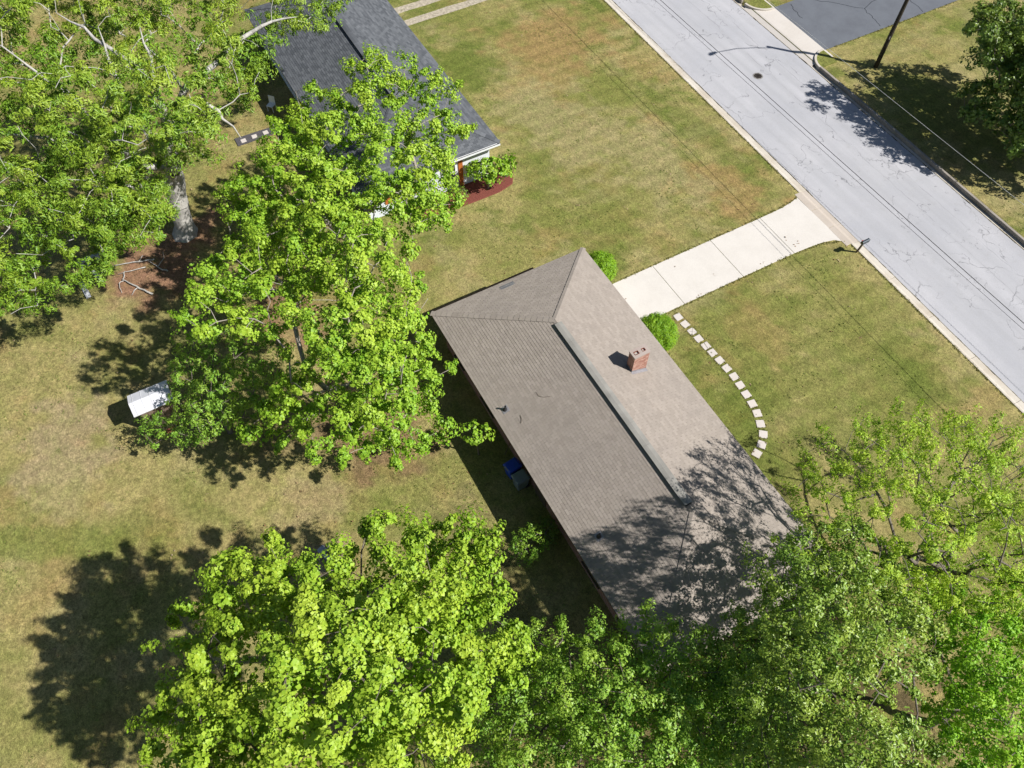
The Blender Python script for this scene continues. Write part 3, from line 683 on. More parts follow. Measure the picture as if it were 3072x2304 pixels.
# ------------------------------------------------------------------ trees
LOBES = {
    'T4': [(12.5,-13.1,9.0,1.28), (12.5,-11.2,10.0,1.56), (13.6,-9.5,10.0,1.41), (13.4,-7.2,9.0,1.53), (13.5,-5.0,8.0,1.22), (14.8,-4.9,7.5,1.19), (15.8,-5.9,9.0,1.46), (15.9,-7.9,11.0,1.70), (15.9,-9.9,12.0,1.70), (15.1,-12.0,11.0,1.62), (14.8,-13.9,9.5,1.41), (16.9,-11.8,11.0,1.53), (17.8,-9.6,12.0,1.60), (17.8,-7.8,11.0,1.48), (16.9,-5.5,8.0,1.25), (15.8,-14.4,9.0,1.25), (17.3,-13.3,10.0,1.52), (18.7,-11.3,11.0,1.56), (19.2,-9.4,10.0,1.43)],
    'T5': [(17.7,-5.4,5.5,1.71), (18.1,-3.7,6.5,1.38), (18.7,-2.2,6.5,1.23), (19.7,-1.0,6.5,1.37), (21.2,-0.2,6.5,1.33), (20.2,-3.3,7.5,1.82), (19.8,-5.5,6.5,1.84), (22.2,-1.9,7.0,1.79), (19.3,-7.3,5.5,1.59), (21.9,-4.4,7.5,1.84), (23.3,-1.4,6.5,1.50), (22.5,0.4,6.5,1.30), (23.5,-0.0,6.5,1.11), (21.4,1.4,5.0,0.95), (18.0,-7.2,5.0,1.22), (19.4,-0.5,7.0,1.07), (20.3,0.3,7.0,1.13), (21.1,1.1,7.0,1.12), (18.6,-1.4,6.5,0.94), (21.9,1.3,3.5,1.30), (22.3,-0.4,4.0,1.39), (23.6,0.8,3.5,1.39), (20.3,-1.0,4.5,1.27), (18.7,-3.9,4.5,1.44), (22.6,0.3,3.5,1.26), (20.6,-0.9,7.5,1.01), (21.1,-2.5,8.0,1.23), (21.6,0.6,6.5,1.04), (18.8,-3.4,7.0,1.04)],
    'T6': [(20.2,3.9,9.0,1.34), (21.5,3.9,10.0,1.53), (21.4,2.2,9.0,1.26), (22.7,2.4,11.0,1.63), (22.9,4.9,10.0,1.35), (22.9,1.0,10.0,1.39), (24.2,1.8,11.0,1.54), (24.1,0.4,9.0,1.25), (25.5,2.0,10.0,1.42), (21.5,1.6,7.5,1.17), (23.2,0.4,8.0,1.07), (19.8,4.6,9.3,0.98), (20.1,5.4,9.6,1.05), (20.8,3.0,9.2,1.01), (20.9,2.3,7.8,1.11), (21.1,1.5,7.5,1.10), (20.0,3.5,9.2,1.04), (20.7,4.9,6.4,1.21), (20.4,6.0,6.9,1.14), (22.2,4.8,6.6,1.23), (20.3,7.5,7.0,1.16), (21.6,6.5,7.0,1.27), (21.4,3.6,6.0,1.10), (21.1,4.5,6.2,0.96), (26.0,5.4,5.0,1.03)],
    'T8': [(24.8,9.6,6.0,1.40), (25.6,7.9,6.0,1.34), (25.9,8.7,7.0,1.45), (26.9,7.5,6.0,1.28), (27.5,8.5,6.0,1.28), (23.5,9.8,5.0,1.17), (22.6,10.4,4.0,1.24), (25.1,10.8,6.0,1.26), (27.2,6.9,5.0,1.16), (24.7,12.3,5.0,1.33), (26.5,8.4,6.0,1.17), (26.0,10.3,6.0,1.22), (28.5,8.2,5.0,1.14), (26.3,8.0,4.0,1.09), (25.0,9.0,5.5,1.09)],
    'T7': [(17.3,9.7,6.6,1.30), (18.1,7.5,7.6,1.03), (17.1,11.5,6.6,1.14), (17.2,13.5,5.6,1.19), (19.0,7.6,8.6,1.48), (19.1,9.9,8.6,1.85), (19.3,12.8,7.6,1.78), (20.7,14.2,7.1,1.77), (20.3,8.1,9.6,1.70), (21.1,10.4,9.1,1.74), (22.2,12.8,7.6,1.66), (20.3,6.4,9.1,1.38), (21.4,8.3,8.6,1.55), (22.7,10.5,7.6,1.43), (23.6,12.2,6.6,1.47), (19.2,6.2,8.1,1.14), (23.3,9.8,6.1,1.14), (22.0,8.0,6.6,1.29), (18.9,16.9,4.6,1.22), (20.0,17.9,4.6,1.40), (24.3,12.0,5.6,1.15), (22.2,9.8,5.6,1.36), (22.1,13.0,5.6,1.59), (21.1,8.0,6.6,1.16)],
    'T9': [(4.2,39.2,5.0,3.3),(1.6,37.6,5.2,2.0),(2.2,36.6,3.0,1.7),(5.0,37.2,2.8,2.0),(0.9,41.2,3.2,1.8),(6.5,41.0,4.5,3.0),(-0.4,36.6,6.4,1.2),(3.0,41.5,6.0,2.4),(7.2,38.4,3,2),(-1.6,40.2,5.0,1.5),(-1.2,41.6,2.6,1.4)],
    'T2a': [(-9.9,2.6,9.0,1.40), (-8.0,3.8,9.0,1.37), (-9.7,-0.8,8.5,1.36), (-9.0,-2.4,8.0,1.34), (-6.9,1.5,9.0,1.84), (-5.5,3.3,8.5,1.58), (-5.8,-1.1,9.0,2.01), (-6.3,-3.4,8.0,1.77), (-3.7,0.8,9.0,1.98), (-7.1,-5.3,7.0,1.54), (-3.2,-2.6,9.0,1.89), (-2.1,-0.3,8.0,1.93), (-3.3,2.1,7.0,1.54)],
    'T2b': [(-2.1,-5.8,8.0,1.82), (-0.6,-4.0,9.0,1.77), (2.5,-3.1,10.0,1.84), (3.4,-2.8,9.0,1.52), (-1.1,-7.9,9.0,1.28), (0.7,-9.5,9.3,1.10), (1.3,-7.5,9.3,1.42), (2.4,-5.6,9.0,1.63), (5.2,-4.7,10.0,1.70), (5.2,-3.8,8.0,1.48), (5.6,-4.1,6.0,1.15), (6.4,-5.1,8.0,1.54), (3.8,-7.7,6.0,1.24), (6.4,-6.5,7.0,1.36), (6.6,-5.1,6.0,1.11), (7.4,-4.6,4.5,0.76), (4.3,-6.2,8.0,1.39), (6.4,-2.8,3.0,0.57), (5.5,-2.9,4.5,0.76), (-5.1,-5.9,7.0,1.47), (4.4,-2.1,5.0,1.02), (3.6,-9.3,4.5,0.84)],
    'T3': [(-1.5,-10.9,4.0,1.27), (0.5,-9.9,4.5,1.44), (1.2,-11.1,4.0,1.20), (-0.2,-8.5,4.0,1.39), (-1.5,-9.9,4.5,1.27), (0.5,-9.8,3.5,1.36), (-0.5,-13.8,2.0,0.80), (0.4,-12.5,2.5,0.90), (-1.0,-12.0,3.2,0.80)],
    'T1': [(-17.4,-12.1,10.7,2.94), (-16.9,-9.6,10.7,2.72), (-13.3,-12.9,10.7,2.46), (-11.7,-10.8,10.7,2.21), (-13.2,-7.5,11.7,2.57), (-15.7,-4.5,10.7,2.81), (-9.1,-7.9,11.7,2.13), (-12.5,-5.4,10.7,2.11), (-12.1,-14.1,8.7,2.21), (-10.4,-11.8,8.7,1.96), (-8.6,-11.8,7.7,2.18), (-9.7,-14.5,7.7,2.15), (-9.2,-16.3,6.7,1.89), (-7.5,-13.8,6.7,1.42), (-16.0,-1.9,9.7,2.34), (-13.3,-4.1,8.7,1.68), (-11.3,-6.3,8.7,1.59), (-21.3,-12.1,10.7,2.28), (-19.2,-7.5,10.7,2.59), (-17.6,1.0,8.7,1.56), (-17.0,2.9,8.7,1.10), (-7.3,-16.8,5.7,0.93), (-15.0,-11.3,10.7,2.33), (-11.9,-12.4,9.7,2.21), (-10.0,-10.2,9.7,1.95), (-12.5,-15.8,7.7,1.98), (-18.1,-11.1,10.7,2.46), (-14.5,-3.8,9.7,1.97), (-12.3,-8.5,10.7,2.03), (-10.7,-13.3,7.7,1.98), (-16.9,-14.0,9.7,2.37), (-8.7,-17.2,5.7,1.42), (-9.0,-11.3,6.7,1.87), (-12.5,-7.6,6.7,1.24), (-11.3,-9.7,5.2,1.35)],
}

def skeleton(base, targets, trunk_r, fork, limbs=(), bend=0.1, wander=0.10, seg=0.8, rng_=None, limb_w=75):
    """grow limbs from the trunk to every leaf clump; returns tube vertices and faces"""
    P = [np.array([base[0], base[1], -0.15])]; par = [-1]; dist = [0.0]
    def add(p, q_):
        P.append(np.asarray(p, float)); par.append(q_); dist.append(dist[q_] + np.linalg.norm(P[-1] - P[q_])); return len(P) - 1
    def path(i, tgt, b=0.0):
        a = P[i].copy(); L = np.linalg.norm(tgt - a); n = max(1, int(math.ceil(L / seg)))
        for k in range(1, n + 1):
            t = k / n; p = a + (tgt - a) * t + np.array([0, 0, 1.0]) * b * L * math.sin(PI * t)
            if k < n: p = p + rng_.normal(0, wander * min(1, L), 3) * 0.6
            i = add(p, i)
        return i
    top = path(0, np.array(fork, float))
    ends = []
    for lb in limbs:
        lb = [np.array(p, float) for p in lb]
        i = int(np.argmin([np.linalg.norm(lb[0] - p) for p in P]))
        for p in lb[1:]: i = path(i, p)
        ends.append(i)
    T = np.asarray(targets); order = np.argsort(np.linalg.norm(T - P[top], axis=1))
    for j in order:
        A = np.array(P); D = np.linalg.norm(A - T[j], axis=1) + 0.30 * np.array(dist) + np.where(A[:, 2] > T[j, 2] + 0.3, 3.0, 0) + np.where(A[:, 2] < fork[2] * 0.8, 6.0, 0)
        path(int(np.argmin(D)), T[j], bend)
    n = len(P); P = np.array(P); par = np.array(par); R = np.zeros(n); kids = np.bincount(par[1:], minlength=n)
    R[kids == 0] = 1.0
    for e in ends:                                          # main limbs stay stout and taper at their ends
        for k_ in range(8):
            e = par[e]
            if e < 0: break
            R[e] += limb_w / 8
    for i in range(n - 1, 0, -1): R[par[i]] += R[i] if True else 0
    R = 0.012 * R ** (math.log(trunk_r / 0.012) / math.log(max(R[0], 3)))
    main = np.full(n, -1)
    for i in range(1, n):
        if main[par[i]] < 0 or R[i] > R[main[par[i]]]: main[par[i]] = i
    i = np.arange(1, n); p = par[i]; a = P[p]; b = P[i]; d = b - a; L = np.linalg.norm(d, axis=1, keepdims=True) + 1e-9; d = d / L
    ra = np.where(main[p] == i, R[p], np.minimum(R[i] * 1.25, R[p])); rb = R[i]
    ra = np.where((p == 0), ra * 1.5, ra)
    a = a - d * np.minimum(ra, L[:, 0] * 0.3)[:, None] * 0.35
    ref = np.where(np.abs(d[:, 2:3]) > 0.9, np.array([[1.0, 0, 0]]), np.array([[0, 0, 1.0]]))
    e1 = np.cross(d, ref); e1 /= np.linalg.norm(e1, axis=1, keepdims=True); e2 = np.cross(d, e1)
    K = 7; th = np.arange(K) * 2 * PI / K; cs, sn = np.cos(th)[None, :, None], np.sin(th)[None, :, None]
    ring = e1[:, None] * cs + e2[:, None] * sn
    V = np.concatenate([a[:, None] + ring * ra[:, None, None], b[:, None] + ring * rb[:, None, None]], 1).reshape(-1, 3)
    k = np.arange(K); k2 = (k + 1) % K; base_i = (np.arange(len(i)) * 2 * K)[:, None]
    Fq = np.stack([base_i + k, base_i + k2, base_i + K + k2, base_i + K + k], -1).reshape(-1, 4)
    return V, Fq

def unit(v): return v / (np.linalg.norm(v, axis=-1, keepdims=True) + 1e-9)
def leaves(centers, tints, n_per, rad, leaf_l, leaf_w, up=0.7, flat=0.6, droop=0.15, rng_=None, shell=0.5, crown_c=None, out=0.3, stretch=1.0, even=False):
    n = len(centers); N = n * n_per; c = np.repeat(np.asarray(centers), n_per, 0); tn = np.repeat(tints, n_per)
    rd = np.repeat(rad if np.ndim(rad) else np.full(n, rad), n_per)
    d = unit(rng_.normal(size=(N, 3))); rr = (rng_.random(N) ** shell)
    off = d * rr[:, None] * rd[:, None]
    KS = 8                                                 # every tuft is a handful of uneven sprays
    sub = unit(rng_.normal(size=(n, KS, 3))) * (rng_.random((n, KS, 1)) ** 0.6) * 0.98; sr = 0.26 + 0.34 * rng_.random((n, KS))
    ci = np.repeat(np.arange(n), n_per); pk = rng_.integers(0, KS, N)
    if not even: off = (sub[ci, pk] + d * (rr * sr[ci, pk])[:, None]) * rd[:, None]
    off[:, 2] *= flat; d = unit(d * 0.55 + off / rd[:, None])
    if stretch != 1.0 and crown_c is not None:
        ax = unit(unit(c - crown_c) * 0.7 + np.array([0, 0, 0.9]) + np.repeat(rng_.normal(0, 0.35, (n, 3)), n_per, 0)); k_ = (off * ax).sum(1, keepdims=True); off = off + ax * k_ * (stretch - 1)
    p = c + off
    nrm = unit(np.array([0, 0, 1.0]) * up + rng_.normal(size=(N, 3)) * 0.30 + d * 0.9 + (unit(c - crown_c) * out if crown_c is not None else 0))
    t = unit(rng_.normal(size=(N, 3)) * 0.7 + d * 0.9 + np.array([0, 0, -droop])); t = unit(t - nrm * (t * nrm).sum(1, keepdims=True))
    b = np.cross(nrm, t); s = (0.5 + 0.95 * rng_.random(N) ** 1.4)[:, None]
    l = leaf_l * s; w = leaf_w * s
    v0 = p - t * l * 0.5; v1 = p + b * w * 0.5 + nrm * w * 0.16 - t * l * 0.05; v2 = p + t * l * 0.5 - nrm * l * 0.12; v3 = p - b * w * 0.5 + nrm * w * 0.16 - t * l * 0.05
    V = np.stack([v0, v1, v2, v3], 1).reshape(-1, 3); i = (np.arange(N) * 4)[:, None]
    Fq = np.concatenate([i + np.array([[0, 1, 2]]), i + np.array([[0, 2, 3]])], 1).reshape(-1, 3)
    tint = np.clip(np.repeat(tn, 4) + np.repeat(rng_.normal(0, 0.12, N), 4), 0, 1)
    return V, Fq, tint

def clumps(lobes, dens, rng_, inner=0.72, zmin=-0.25, squash=0.85, gap=0.9):
    """tufts spread over the lobes, never closer than gap, so that dark gaps stay between them"""
    out = []
    for li, (lx, ly, lz, lr) in enumerate(lobes):
        n = max(3, int(dens * 4 * PI * lr * lr * 0.6)) * 4; d = unit(rng_.normal(size=(n * 3, 3))); d = d[d[:, 2] > zmin][:n]
        p = np.array([lx, ly, lz]) + d * lr * (0.66 + 0.46 * rng_.random((len(d), 1))) * np.array([1, 1, squash])
        keep = np.ones(len(p), bool)
        for lj, (mx, my, mz, mr) in enumerate(lobes):
            if lj != li: keep &= np.linalg.norm((p - np.array([mx, my, mz])) / np.array([1, 1, squash]), axis=1) > mr * inner
        out.append(p[keep])
    P = np.concatenate(out); P = P[rng_.permutation(len(P))]; sel = []
    for q_ in P:
        if not sel or np.min(np.sum((np.array(sel) - q_) ** 2, 1)) > gap * gap: sel.append(q_)
    return np.array(sel)

def tree(name, label, base, lobes, leaf, bark, dens=1.5, n_per=150, crad=0.55, ll=0.14, lw=0.12, trunk=0.26, forkz=2.6, limbs=(), seed=1, inner=0.72,
         up=0.5, flat=0.8, droop=0.15, zmin=-0.25, group=None, bare=0.0, extra=None, gap=None, part=('trunk', 'crown'), cat='tree', wander=0.10, shell=0.36, ylw=0.0, zlow=0.8, stretch=1.0, clear=None, core=0.9, even=False):
    r = np.random.default_rng(seed); root = thing(name, label, cat, (base[0], base[1], 0), group=group)
    lobes = [tuple(l) for l in lobes]; cc = np.mean([l[:3] for l in lobes], 0)
    cl = clumps(lobes, dens, r, inner, zmin, gap=gap if gap is not None else crad * 1.2); cl = cl[cl[:, 2] > zlow]
    if clear is not None:                                  # keep the tops of the big limbs bare
        for lb in clear:
            for a, b in zip(lb, lb[1:]):
                for t_ in np.linspace(0, 1, 8):
                    p = np.array(a) * (1 - t_) + np.array(b) * t_; dd = cl - p; cl = cl[~((np.hypot(dd[:, 0], dd[:, 1]) < 1.0) & (dd[:, 2] > -0.6) & (dd[:, 2] < 5.0))]
    fork = (base[0] + (cc[0] - base[0]) * 0.25, base[1] + (cc[1] - base[1]) * 0.25, forkz)
    V, Fq = skeleton(base, cl, trunk, fork, limbs, rng_=r, wander=wander)
    if extra is not None: cl = np.concatenate([cl, extra])
    o0 = np.array([base[0], base[1], 0])
    np_mesh(part[0], V - o0, Fq, M[bark], root, smooth=True)
    leafy = cl[r.random(len(cl)) >= bare]
    tint = np.clip(0.25 + 0.45 * r.random(len(leafy)) + 0.05 * (leafy[:, 2] - cc[2]) + ylw, 0, 1)
    rads = crad * (0.6 + 0.75 * r.random(len(leafy)))
    V, Ft, tn = leaves(leafy, tint, n_per, rads, ll, lw, up, flat, droop, r, shell, cc, stretch=stretch, even=even)
    if core > 0:                                           # shaded inner foliage
        inn = []
        for lx, ly, lz, lr in lobes:
            k_ = max(2, int(core * 3.2 * lr * lr)); d_ = unit(r.normal(size=(k_, 3))); inn.append(np.array([lx, ly, lz - 0.25 * lr]) + d_ * lr * 0.72 * (r.random((k_, 1)) ** 0.5) * np.array([1, 1, 0.6]))
        inn = np.concatenate(inn); inn = inn[inn[:, 2] > zlow]
        V2, F2, t2 = leaves(inn, 0.05 + 0.2 * r.random(len(inn)), 80, 0.62, ll * 1.25, lw * 1.25, 0.6, 0.6, droop, r, 0.6, cc)
        Ft = np.concatenate([Ft, F2 + len(V)]); V = np.concatenate([V, V2]); tn = np.concatenate([tn, t2])
    np_mesh(part[1], V - o0, Ft, M[leaf], root, attr={'tint': ('FLOAT', tn)})
    return root

LB = LOBES
tree('maple_tree', 'broad bright yellow-green maple in front, wider than any other crown, casting shade on back lawn', (15.2, -10.0), LB['T4'], 'lf_maple', 'bark', dens=3.0, n_per=600, crad=0.56, gap=0.94, stretch=1.4, core=1.5, ll=0.11, lw=0.115, trunk=0.28, seed=11, inner=0.66, ylw=0.1)
tree('maple_tree', 'bright green maple whose crown leans over the charcoal roof', (-6.2, -2.0), LB['T2a'], 'lf_maple2', 'bark_pale', dens=3.0, n_per=430, crad=0.52, gap=0.90, stretch=1.4, ll=0.11, lw=0.11, trunk=0.26, seed=12, inner=0.66, ylw=0.08, bare=0.06)
tree('maple_tree', 'tall bright green maple rising beside the near back corner of the brown roof', (2.4, -5.0), LB['T2b'], 'lf_maple2', 'bark_pale', dens=3.0, n_per=430, crad=0.52, gap=0.90, stretch=1.4, ll=0.11, lw=0.11, trunk=0.28, seed=13, inner=0.66, bare=0.06)
tree('small_tree', 'low dark green tree leaning over the pale shed roof', (-0.2, -11.2), LB['T3'], 'lf_elm', 'bark', dens=3, n_per=150, crad=0.36, gap=0.55, stretch=1.3, ll=0.12, lw=0.05, trunk=0.12, forkz=1.0, seed=14)
tree('leafy_tree', 'mid-green fine-leaved tree at the back end of the brown roof', (20.9, -2.6), LB['T5'], 'lf_elm', 'bark', dens=3.5, n_per=330, crad=0.50, gap=0.70, stretch=1.3, ll=0.10, lw=0.062, trunk=0.2, seed=15, inner=0.6)
tree('leafy_tree', 'olive glossy-leaved tree covering the far end of the brown roof', (23.4, 4.6), LB['T6'], 'lf_glossy', 'bark', dens=3.5, n_per=330, crad=0.52, gap=0.70, ll=0.10, lw=0.06, trunk=0.26, seed=16, inner=0.6)
tree('leafy_tree', 'lime green leafy tree between the olive tree and the feathery tree', (26.4, 9.3), LB['T8'], 'lf_lime', 'bark', dens=3.2, n_per=330, crad=0.5, gap=0.74, ll=0.105, lw=0.068, trunk=0.16, seed=17)
tree('feathery_tree', 'thin feathery yellow-green tree with many upright branches on the front lawn', (21.3, 12.4), LB['T7'], 'lf_feather', 'bark', dens=2.8, n_per=250, crad=0.40, gap=0.82, stretch=2.4, ll=0.10, lw=0.048, trunk=0.2, forkz=0.9, seed=18, inner=0.35, wander=0.05, bare=0.06, shell=0.6, core=0.0)
tree('shade_tree', 'dark green tree across the street shading the kerb', (4.6, 39.4), LB['T9'], 'lf_dark', 'bark', dens=2, n_per=170, crad=0.65, gap=0.75, ll=0.17, lw=0.13, trunk=0.25, forkz=1.4, seed=19, inner=0.65)
oak_limbs = [
    [(-14.25, -9.37, 0.0), (-14.22, -8.65, 3.5), (-13.7, -8.23, 6.0), (-13.16, -7.68, 8.5), (-12.34, -7.35, 11.0), (-13.93, -6.94, 12.5)],
    [(-13.7, -8.23, 6.0), (-14.38, -6.28, 8.5), (-14.34, -4.7, 9.3), (-14.82, -2.65, 10.0), (-14.96, -0.93, 10.3), (-14.55, 0.3, 10.4)],
    [(-14.26, -8.71, 3.5), (-13.82, -10.11, 5.0), (-14.39, -11.46, 7.0), (-14.2, -13.0, 8.5), (-14.17, -14.58, 9.5)],
    [(-14.23, -8.76, 3.2), (-13.37, -10.71, 5.0), (-12.73, -12.97, 6.5), (-12.37, -14.72, 7.5)],
    [(-13.7, -8.23, 6.0), (-13.03, -8.85, 8.5), (-13.97, -8.86, 10.5), (-15.74, -8.62, 12.0)],
    [(-13.48, -7.87, 7.5), (-12.74, -5.77, 9.0), (-12.02, -5.2, 8.6), (-10.81, -4.74, 7.6)],
    [(-13.16, -7.68, 8.5), (-13.77, -7.83, 11.0), (-17.8, -10.09, 12.0)],
    [(-14.14, -8.49, 4.5), (-14.21, -10.33, 6.5), (-15.73, -11.12, 9.0), (-16.77, -12.49, 11.0)]]
tree('oak_tree', 'huge old oak with bare pale grey limbs beside the charcoal roof', (-14.25, -9.37), LB['T1'], 'lf_oak', 'bark_oak', dens=2.6, n_per=470, crad=0.70, gap=1.0, clear=oak_limbs, core=0.9, ll=0.17, lw=0.055, trunk=0.55, forkz=3.5, limbs=oak_limbs, seed=20, inner=0.55, bare=0.12, flat=0.65, wander=0.12, ylw=0.1)

# shrubs
def shrub(label, c, r, h, leaf, n=60, n_per=80, ll=0.06, lw=0.035, seed=1, squash=0.9, name='shrub', dens=None, crad=0.22, group=None, cat='shrub', up=0.5, even=False):
    lob = [(c[0], c[1], h - r * squash, r)]
    return tree(name, label, c, lob, leaf, 'bark', dens=dens or n / (4 * PI * r * r * 0.6), n_per=n_per, crad=crad, ll=ll, lw=lw, trunk=0.04, forkz=max(0.12, h - r * 1.5), seed=seed, zmin=-0.55, inner=0.0,
                part=('stem', 'foliage'), cat=cat, group=group, zlow=0.05, up=up, core=0.0, even=even, gap=crad * 0.62 if even else None)
shrub('clipped bright green round shrub by the roof corner on the upper side of driveway', (0.15, 10.15), 0.82, 1.35, 'lf_box', 190, 130, 0.055, 0.04, 31, crad=0.2, even=True)
shrub('clipped bright green round shrub between driveway and stepping stones', (5.35, 10.45), 0.95, 1.35, 'lf_box', 220, 130, 0.055, 0.04, 32, crad=0.2, even=True)
shrub('loose sunlit shrub standing in the shade of the back wall', (12.35, -1.35), 0.75, 1.9, 'lf_elm', 45, 60, 0.13, 0.06, 33, crad=0.3)
shrub('small dark shrub tight against the shaded back wall', (12.0, -0.2), 0.55, 0.9, 'lf_dark', 40, 50, 0.1, 0.05, 34)
shrub('leafy sapling by the back wall above the bins', (6.9, -1.0), 0.45, 2.6, 'lf_maple2', 16, 60, 0.15, 0.12, 35, crad=0.3)
shrub('round green shrub in the red mulch under the white gutter', (-8.95, 6.1), 0.42, 0.85, 'lf_elm', 60, 60, 0.06, 0.035, 36)
shrub('round olive shrub at the lower end of red mulch bed', (-9.1, 4.8), 0.45, 0.75, 'lf_olive', 60, 60, 0.06, 0.03, 37)
shrub('green shrub beside white house wall, nearest the maple trunk', (-9.1, 3.2), 0.5, 0.8, 'lf_olive', 60, 60, 0.07, 0.04, 38)
shrub('purple-brown twiggy shrub at the corner of the white house', (-9.2, 9.3), 0.6, 1.5, 'lf_red', 60, 40, 0.08, 0.03, 39)
tree('sapling', 'small bright maple sapling growing in the red mulch bed', (-8.9, 7.9), [(-8.7, 7.7, 1.9, 0.65), (-8.5, 8.5, 1.6, 0.6), (-8.95, 7.0, 1.8, 0.5), (-8.9, 9.2, 1.5, 0.45), (-8.35, 7.9, 1.3, 0.4)], 'lf_maple2', 'bark_pale', dens=2.6, n_per=60, crad=0.28, ll=0.15, lw=0.12, trunk=0.05, forkz=0.9, seed=40, ylw=0.1)
tree('small_tree', 'small dark green tree in the back garden between oak and maple', (-11.2, -4.8), [(-11.2, -4.8, 2.2, 1.1), (-10.2, -4.3, 1.8, 0.8), (-12.0, -5.6, 1.8, 0.8)], 'lf_elm', 'bark', dens=2.4, n_per=70, crad=0.4, ll=0.16, lw=0.07, trunk=0.08, forkz=0.8, seed=41)

# weeds and clover in the lawn: too many to count
r = np.random.default_rng(55); N_ = 22000
wx, wy = r.uniform(-34, 28, N_), r.uniform(-24, 50, N_)
blocked = ((wy > 23.9 - SHEAR * wx) & (wy < 33.6 - SHEAR * wx)) | ((wx > -0.2) & (wx < 20.2) & (wy > -0.2) & (wy < 9.2)) | ((wx > -29.5) & (wx < -9.2) & (wy > -0.2) & (wy < 9.3)) \
    | ((wx > 0.6) & (wx < 5.0) & (wy > 8) & (wy < 24.5)) | ((wx > -16.5) & (wx < -8.4) & (wy > 33)) | ((wx > -20.8) & (wx < -19.8) & (wy > -4.4) & (wy < 0.5))
ok = ~blocked & (fbm(wx, wy, 0.45, 300) > 0.54 + 0.06 * r.random(N_))
cen = np.stack([wx[ok], wy[ok], np.full(ok.sum(), 0.02)], 1)
V, Ft, tn = leaves(cen, r.random(len(cen)), 9, 0.04 + 0.13 * r.random(len(cen)) ** 3, 0.075, 0.022, 0.6, 0.25, 0.0, r)
V[:, 2] = np.maximum(V[:, 2], 0.004)
tag(np_mesh('weeds', V, Ft, M['lf_weed'], attr={'tint': ('FLOAT', tn)}), 'low weeds scattered through the lawn', kind='stuff')
# fallen leaves and pale scraps on the lawns and in the shade
lc = np.stack([r.uniform(-26, 26, 2600), r.uniform(-22, 24, 2600), np.full(2600, 0.03)], 1)
near = np.exp(-((lc[:, 0] + 11) ** 2 + (lc[:, 1] + 10) ** 2) / 40) + 0.6 * np.exp(-((lc[:, 0] - 3) ** 2 + (lc[:, 1] + 6) ** 2) / 40) + 0.10
lc = lc[(r.random(2600) < near) & ~((lc[:, 0] > -0.2) & (lc[:, 0] < 20.2) & (lc[:, 1] > -0.2) & (lc[:, 1] < 9.2)) & ~((lc[:, 0] > -29.5) & (lc[:, 0] < -9.2) & (lc[:, 1] > -0.2) & (lc[:, 1] < 9.3))]
V, Ft, tn = leaves(lc, r.random(len(lc)), 3, 0.25, 0.09, 0.06, 1.2, 0.05, 0.0, r)
V[:, 2] = np.maximum(V[:, 2], 0.008)
tag(np_mesh('fallen_leaves', V, Ft, M['lf_fallen'], attr={'tint': ('FLOAT', tn)}), 'brown fallen leaves scattered on the lawn', kind='stuff')
# grass creeping over the edges of driveway, kerb and stepping stones
ed = []
def fringe(a, b, n, sp=0.035):
    t_ = r.random(n)[:, None]; ed.append(np.array(a) * (1 - t_) + np.array(b) * t_ + r.normal(0, sp, (n, 2)))
fringe((1.08, 9.0), (1.08, 22.6), 230); fringe((4.28, 9.0), (4.3, 21.0), 230); fringe((4.34, 21), (4.5, 22.9), 40); fringe((4.5, 22.9), (4.95, 24.0), 30); fringe((1.08, 22.6), (0.86, 24.0), 30)
fringe((-36, road_y(24.31, -36)), (0.4, road_y(24.31, 0.4)), 900); fringe((5.4, road_y(24.31, 5.4)), (32, road_y(24.31, 32)), 700); fringe((-8, road_y(33.5, -8)), (20, road_y(33.5, 20)), 500)
fringe((-9.38, 36), (-9.15, 52), 220)
for sx, sy in ((4.78, 12.37), (5.36, 12.41), (5.94, 12.45), (6.49, 12.48), (7.06, 12.54), (7.58, 12.57), (8.16, 12.62), (8.73, 12.64), (9.33, 12.66), (9.90, 12.61), (10.49, 12.54), (11.08, 12.46), (11.64, 12.33), (12.20, 12.09), (12.74, 11.83), (13.15, 11.40), (13.42, 10.89)):
    a_ = r.random(14) * 2 * PI; ed.append(np.stack([sx + 0.26 * np.cos(a_), sy + 0.26 * np.sin(a_)], 1) + r.normal(0, 0.02, (14, 2)))
ed = np.concatenate(ed); ed = np.c_[ed, np.full(len(ed), 0.02)]
V, Ft, tn = leaves(ed, r.random(len(ed)) * 0.8, 12, 0.05 + 0.05 * r.random(len(ed)), 0.07, 0.018, 0.9, 0.3, -0.2, r)
V[:, 2] = np.maximum(V[:, 2], 0.0)
tag(np_mesh('edge_grass', V, Ft, M['lf_edge'], attr={'tint': ('FLOAT', tn)}), 'grass creeping over driveway, kerb and stone edges', kind='stuff')

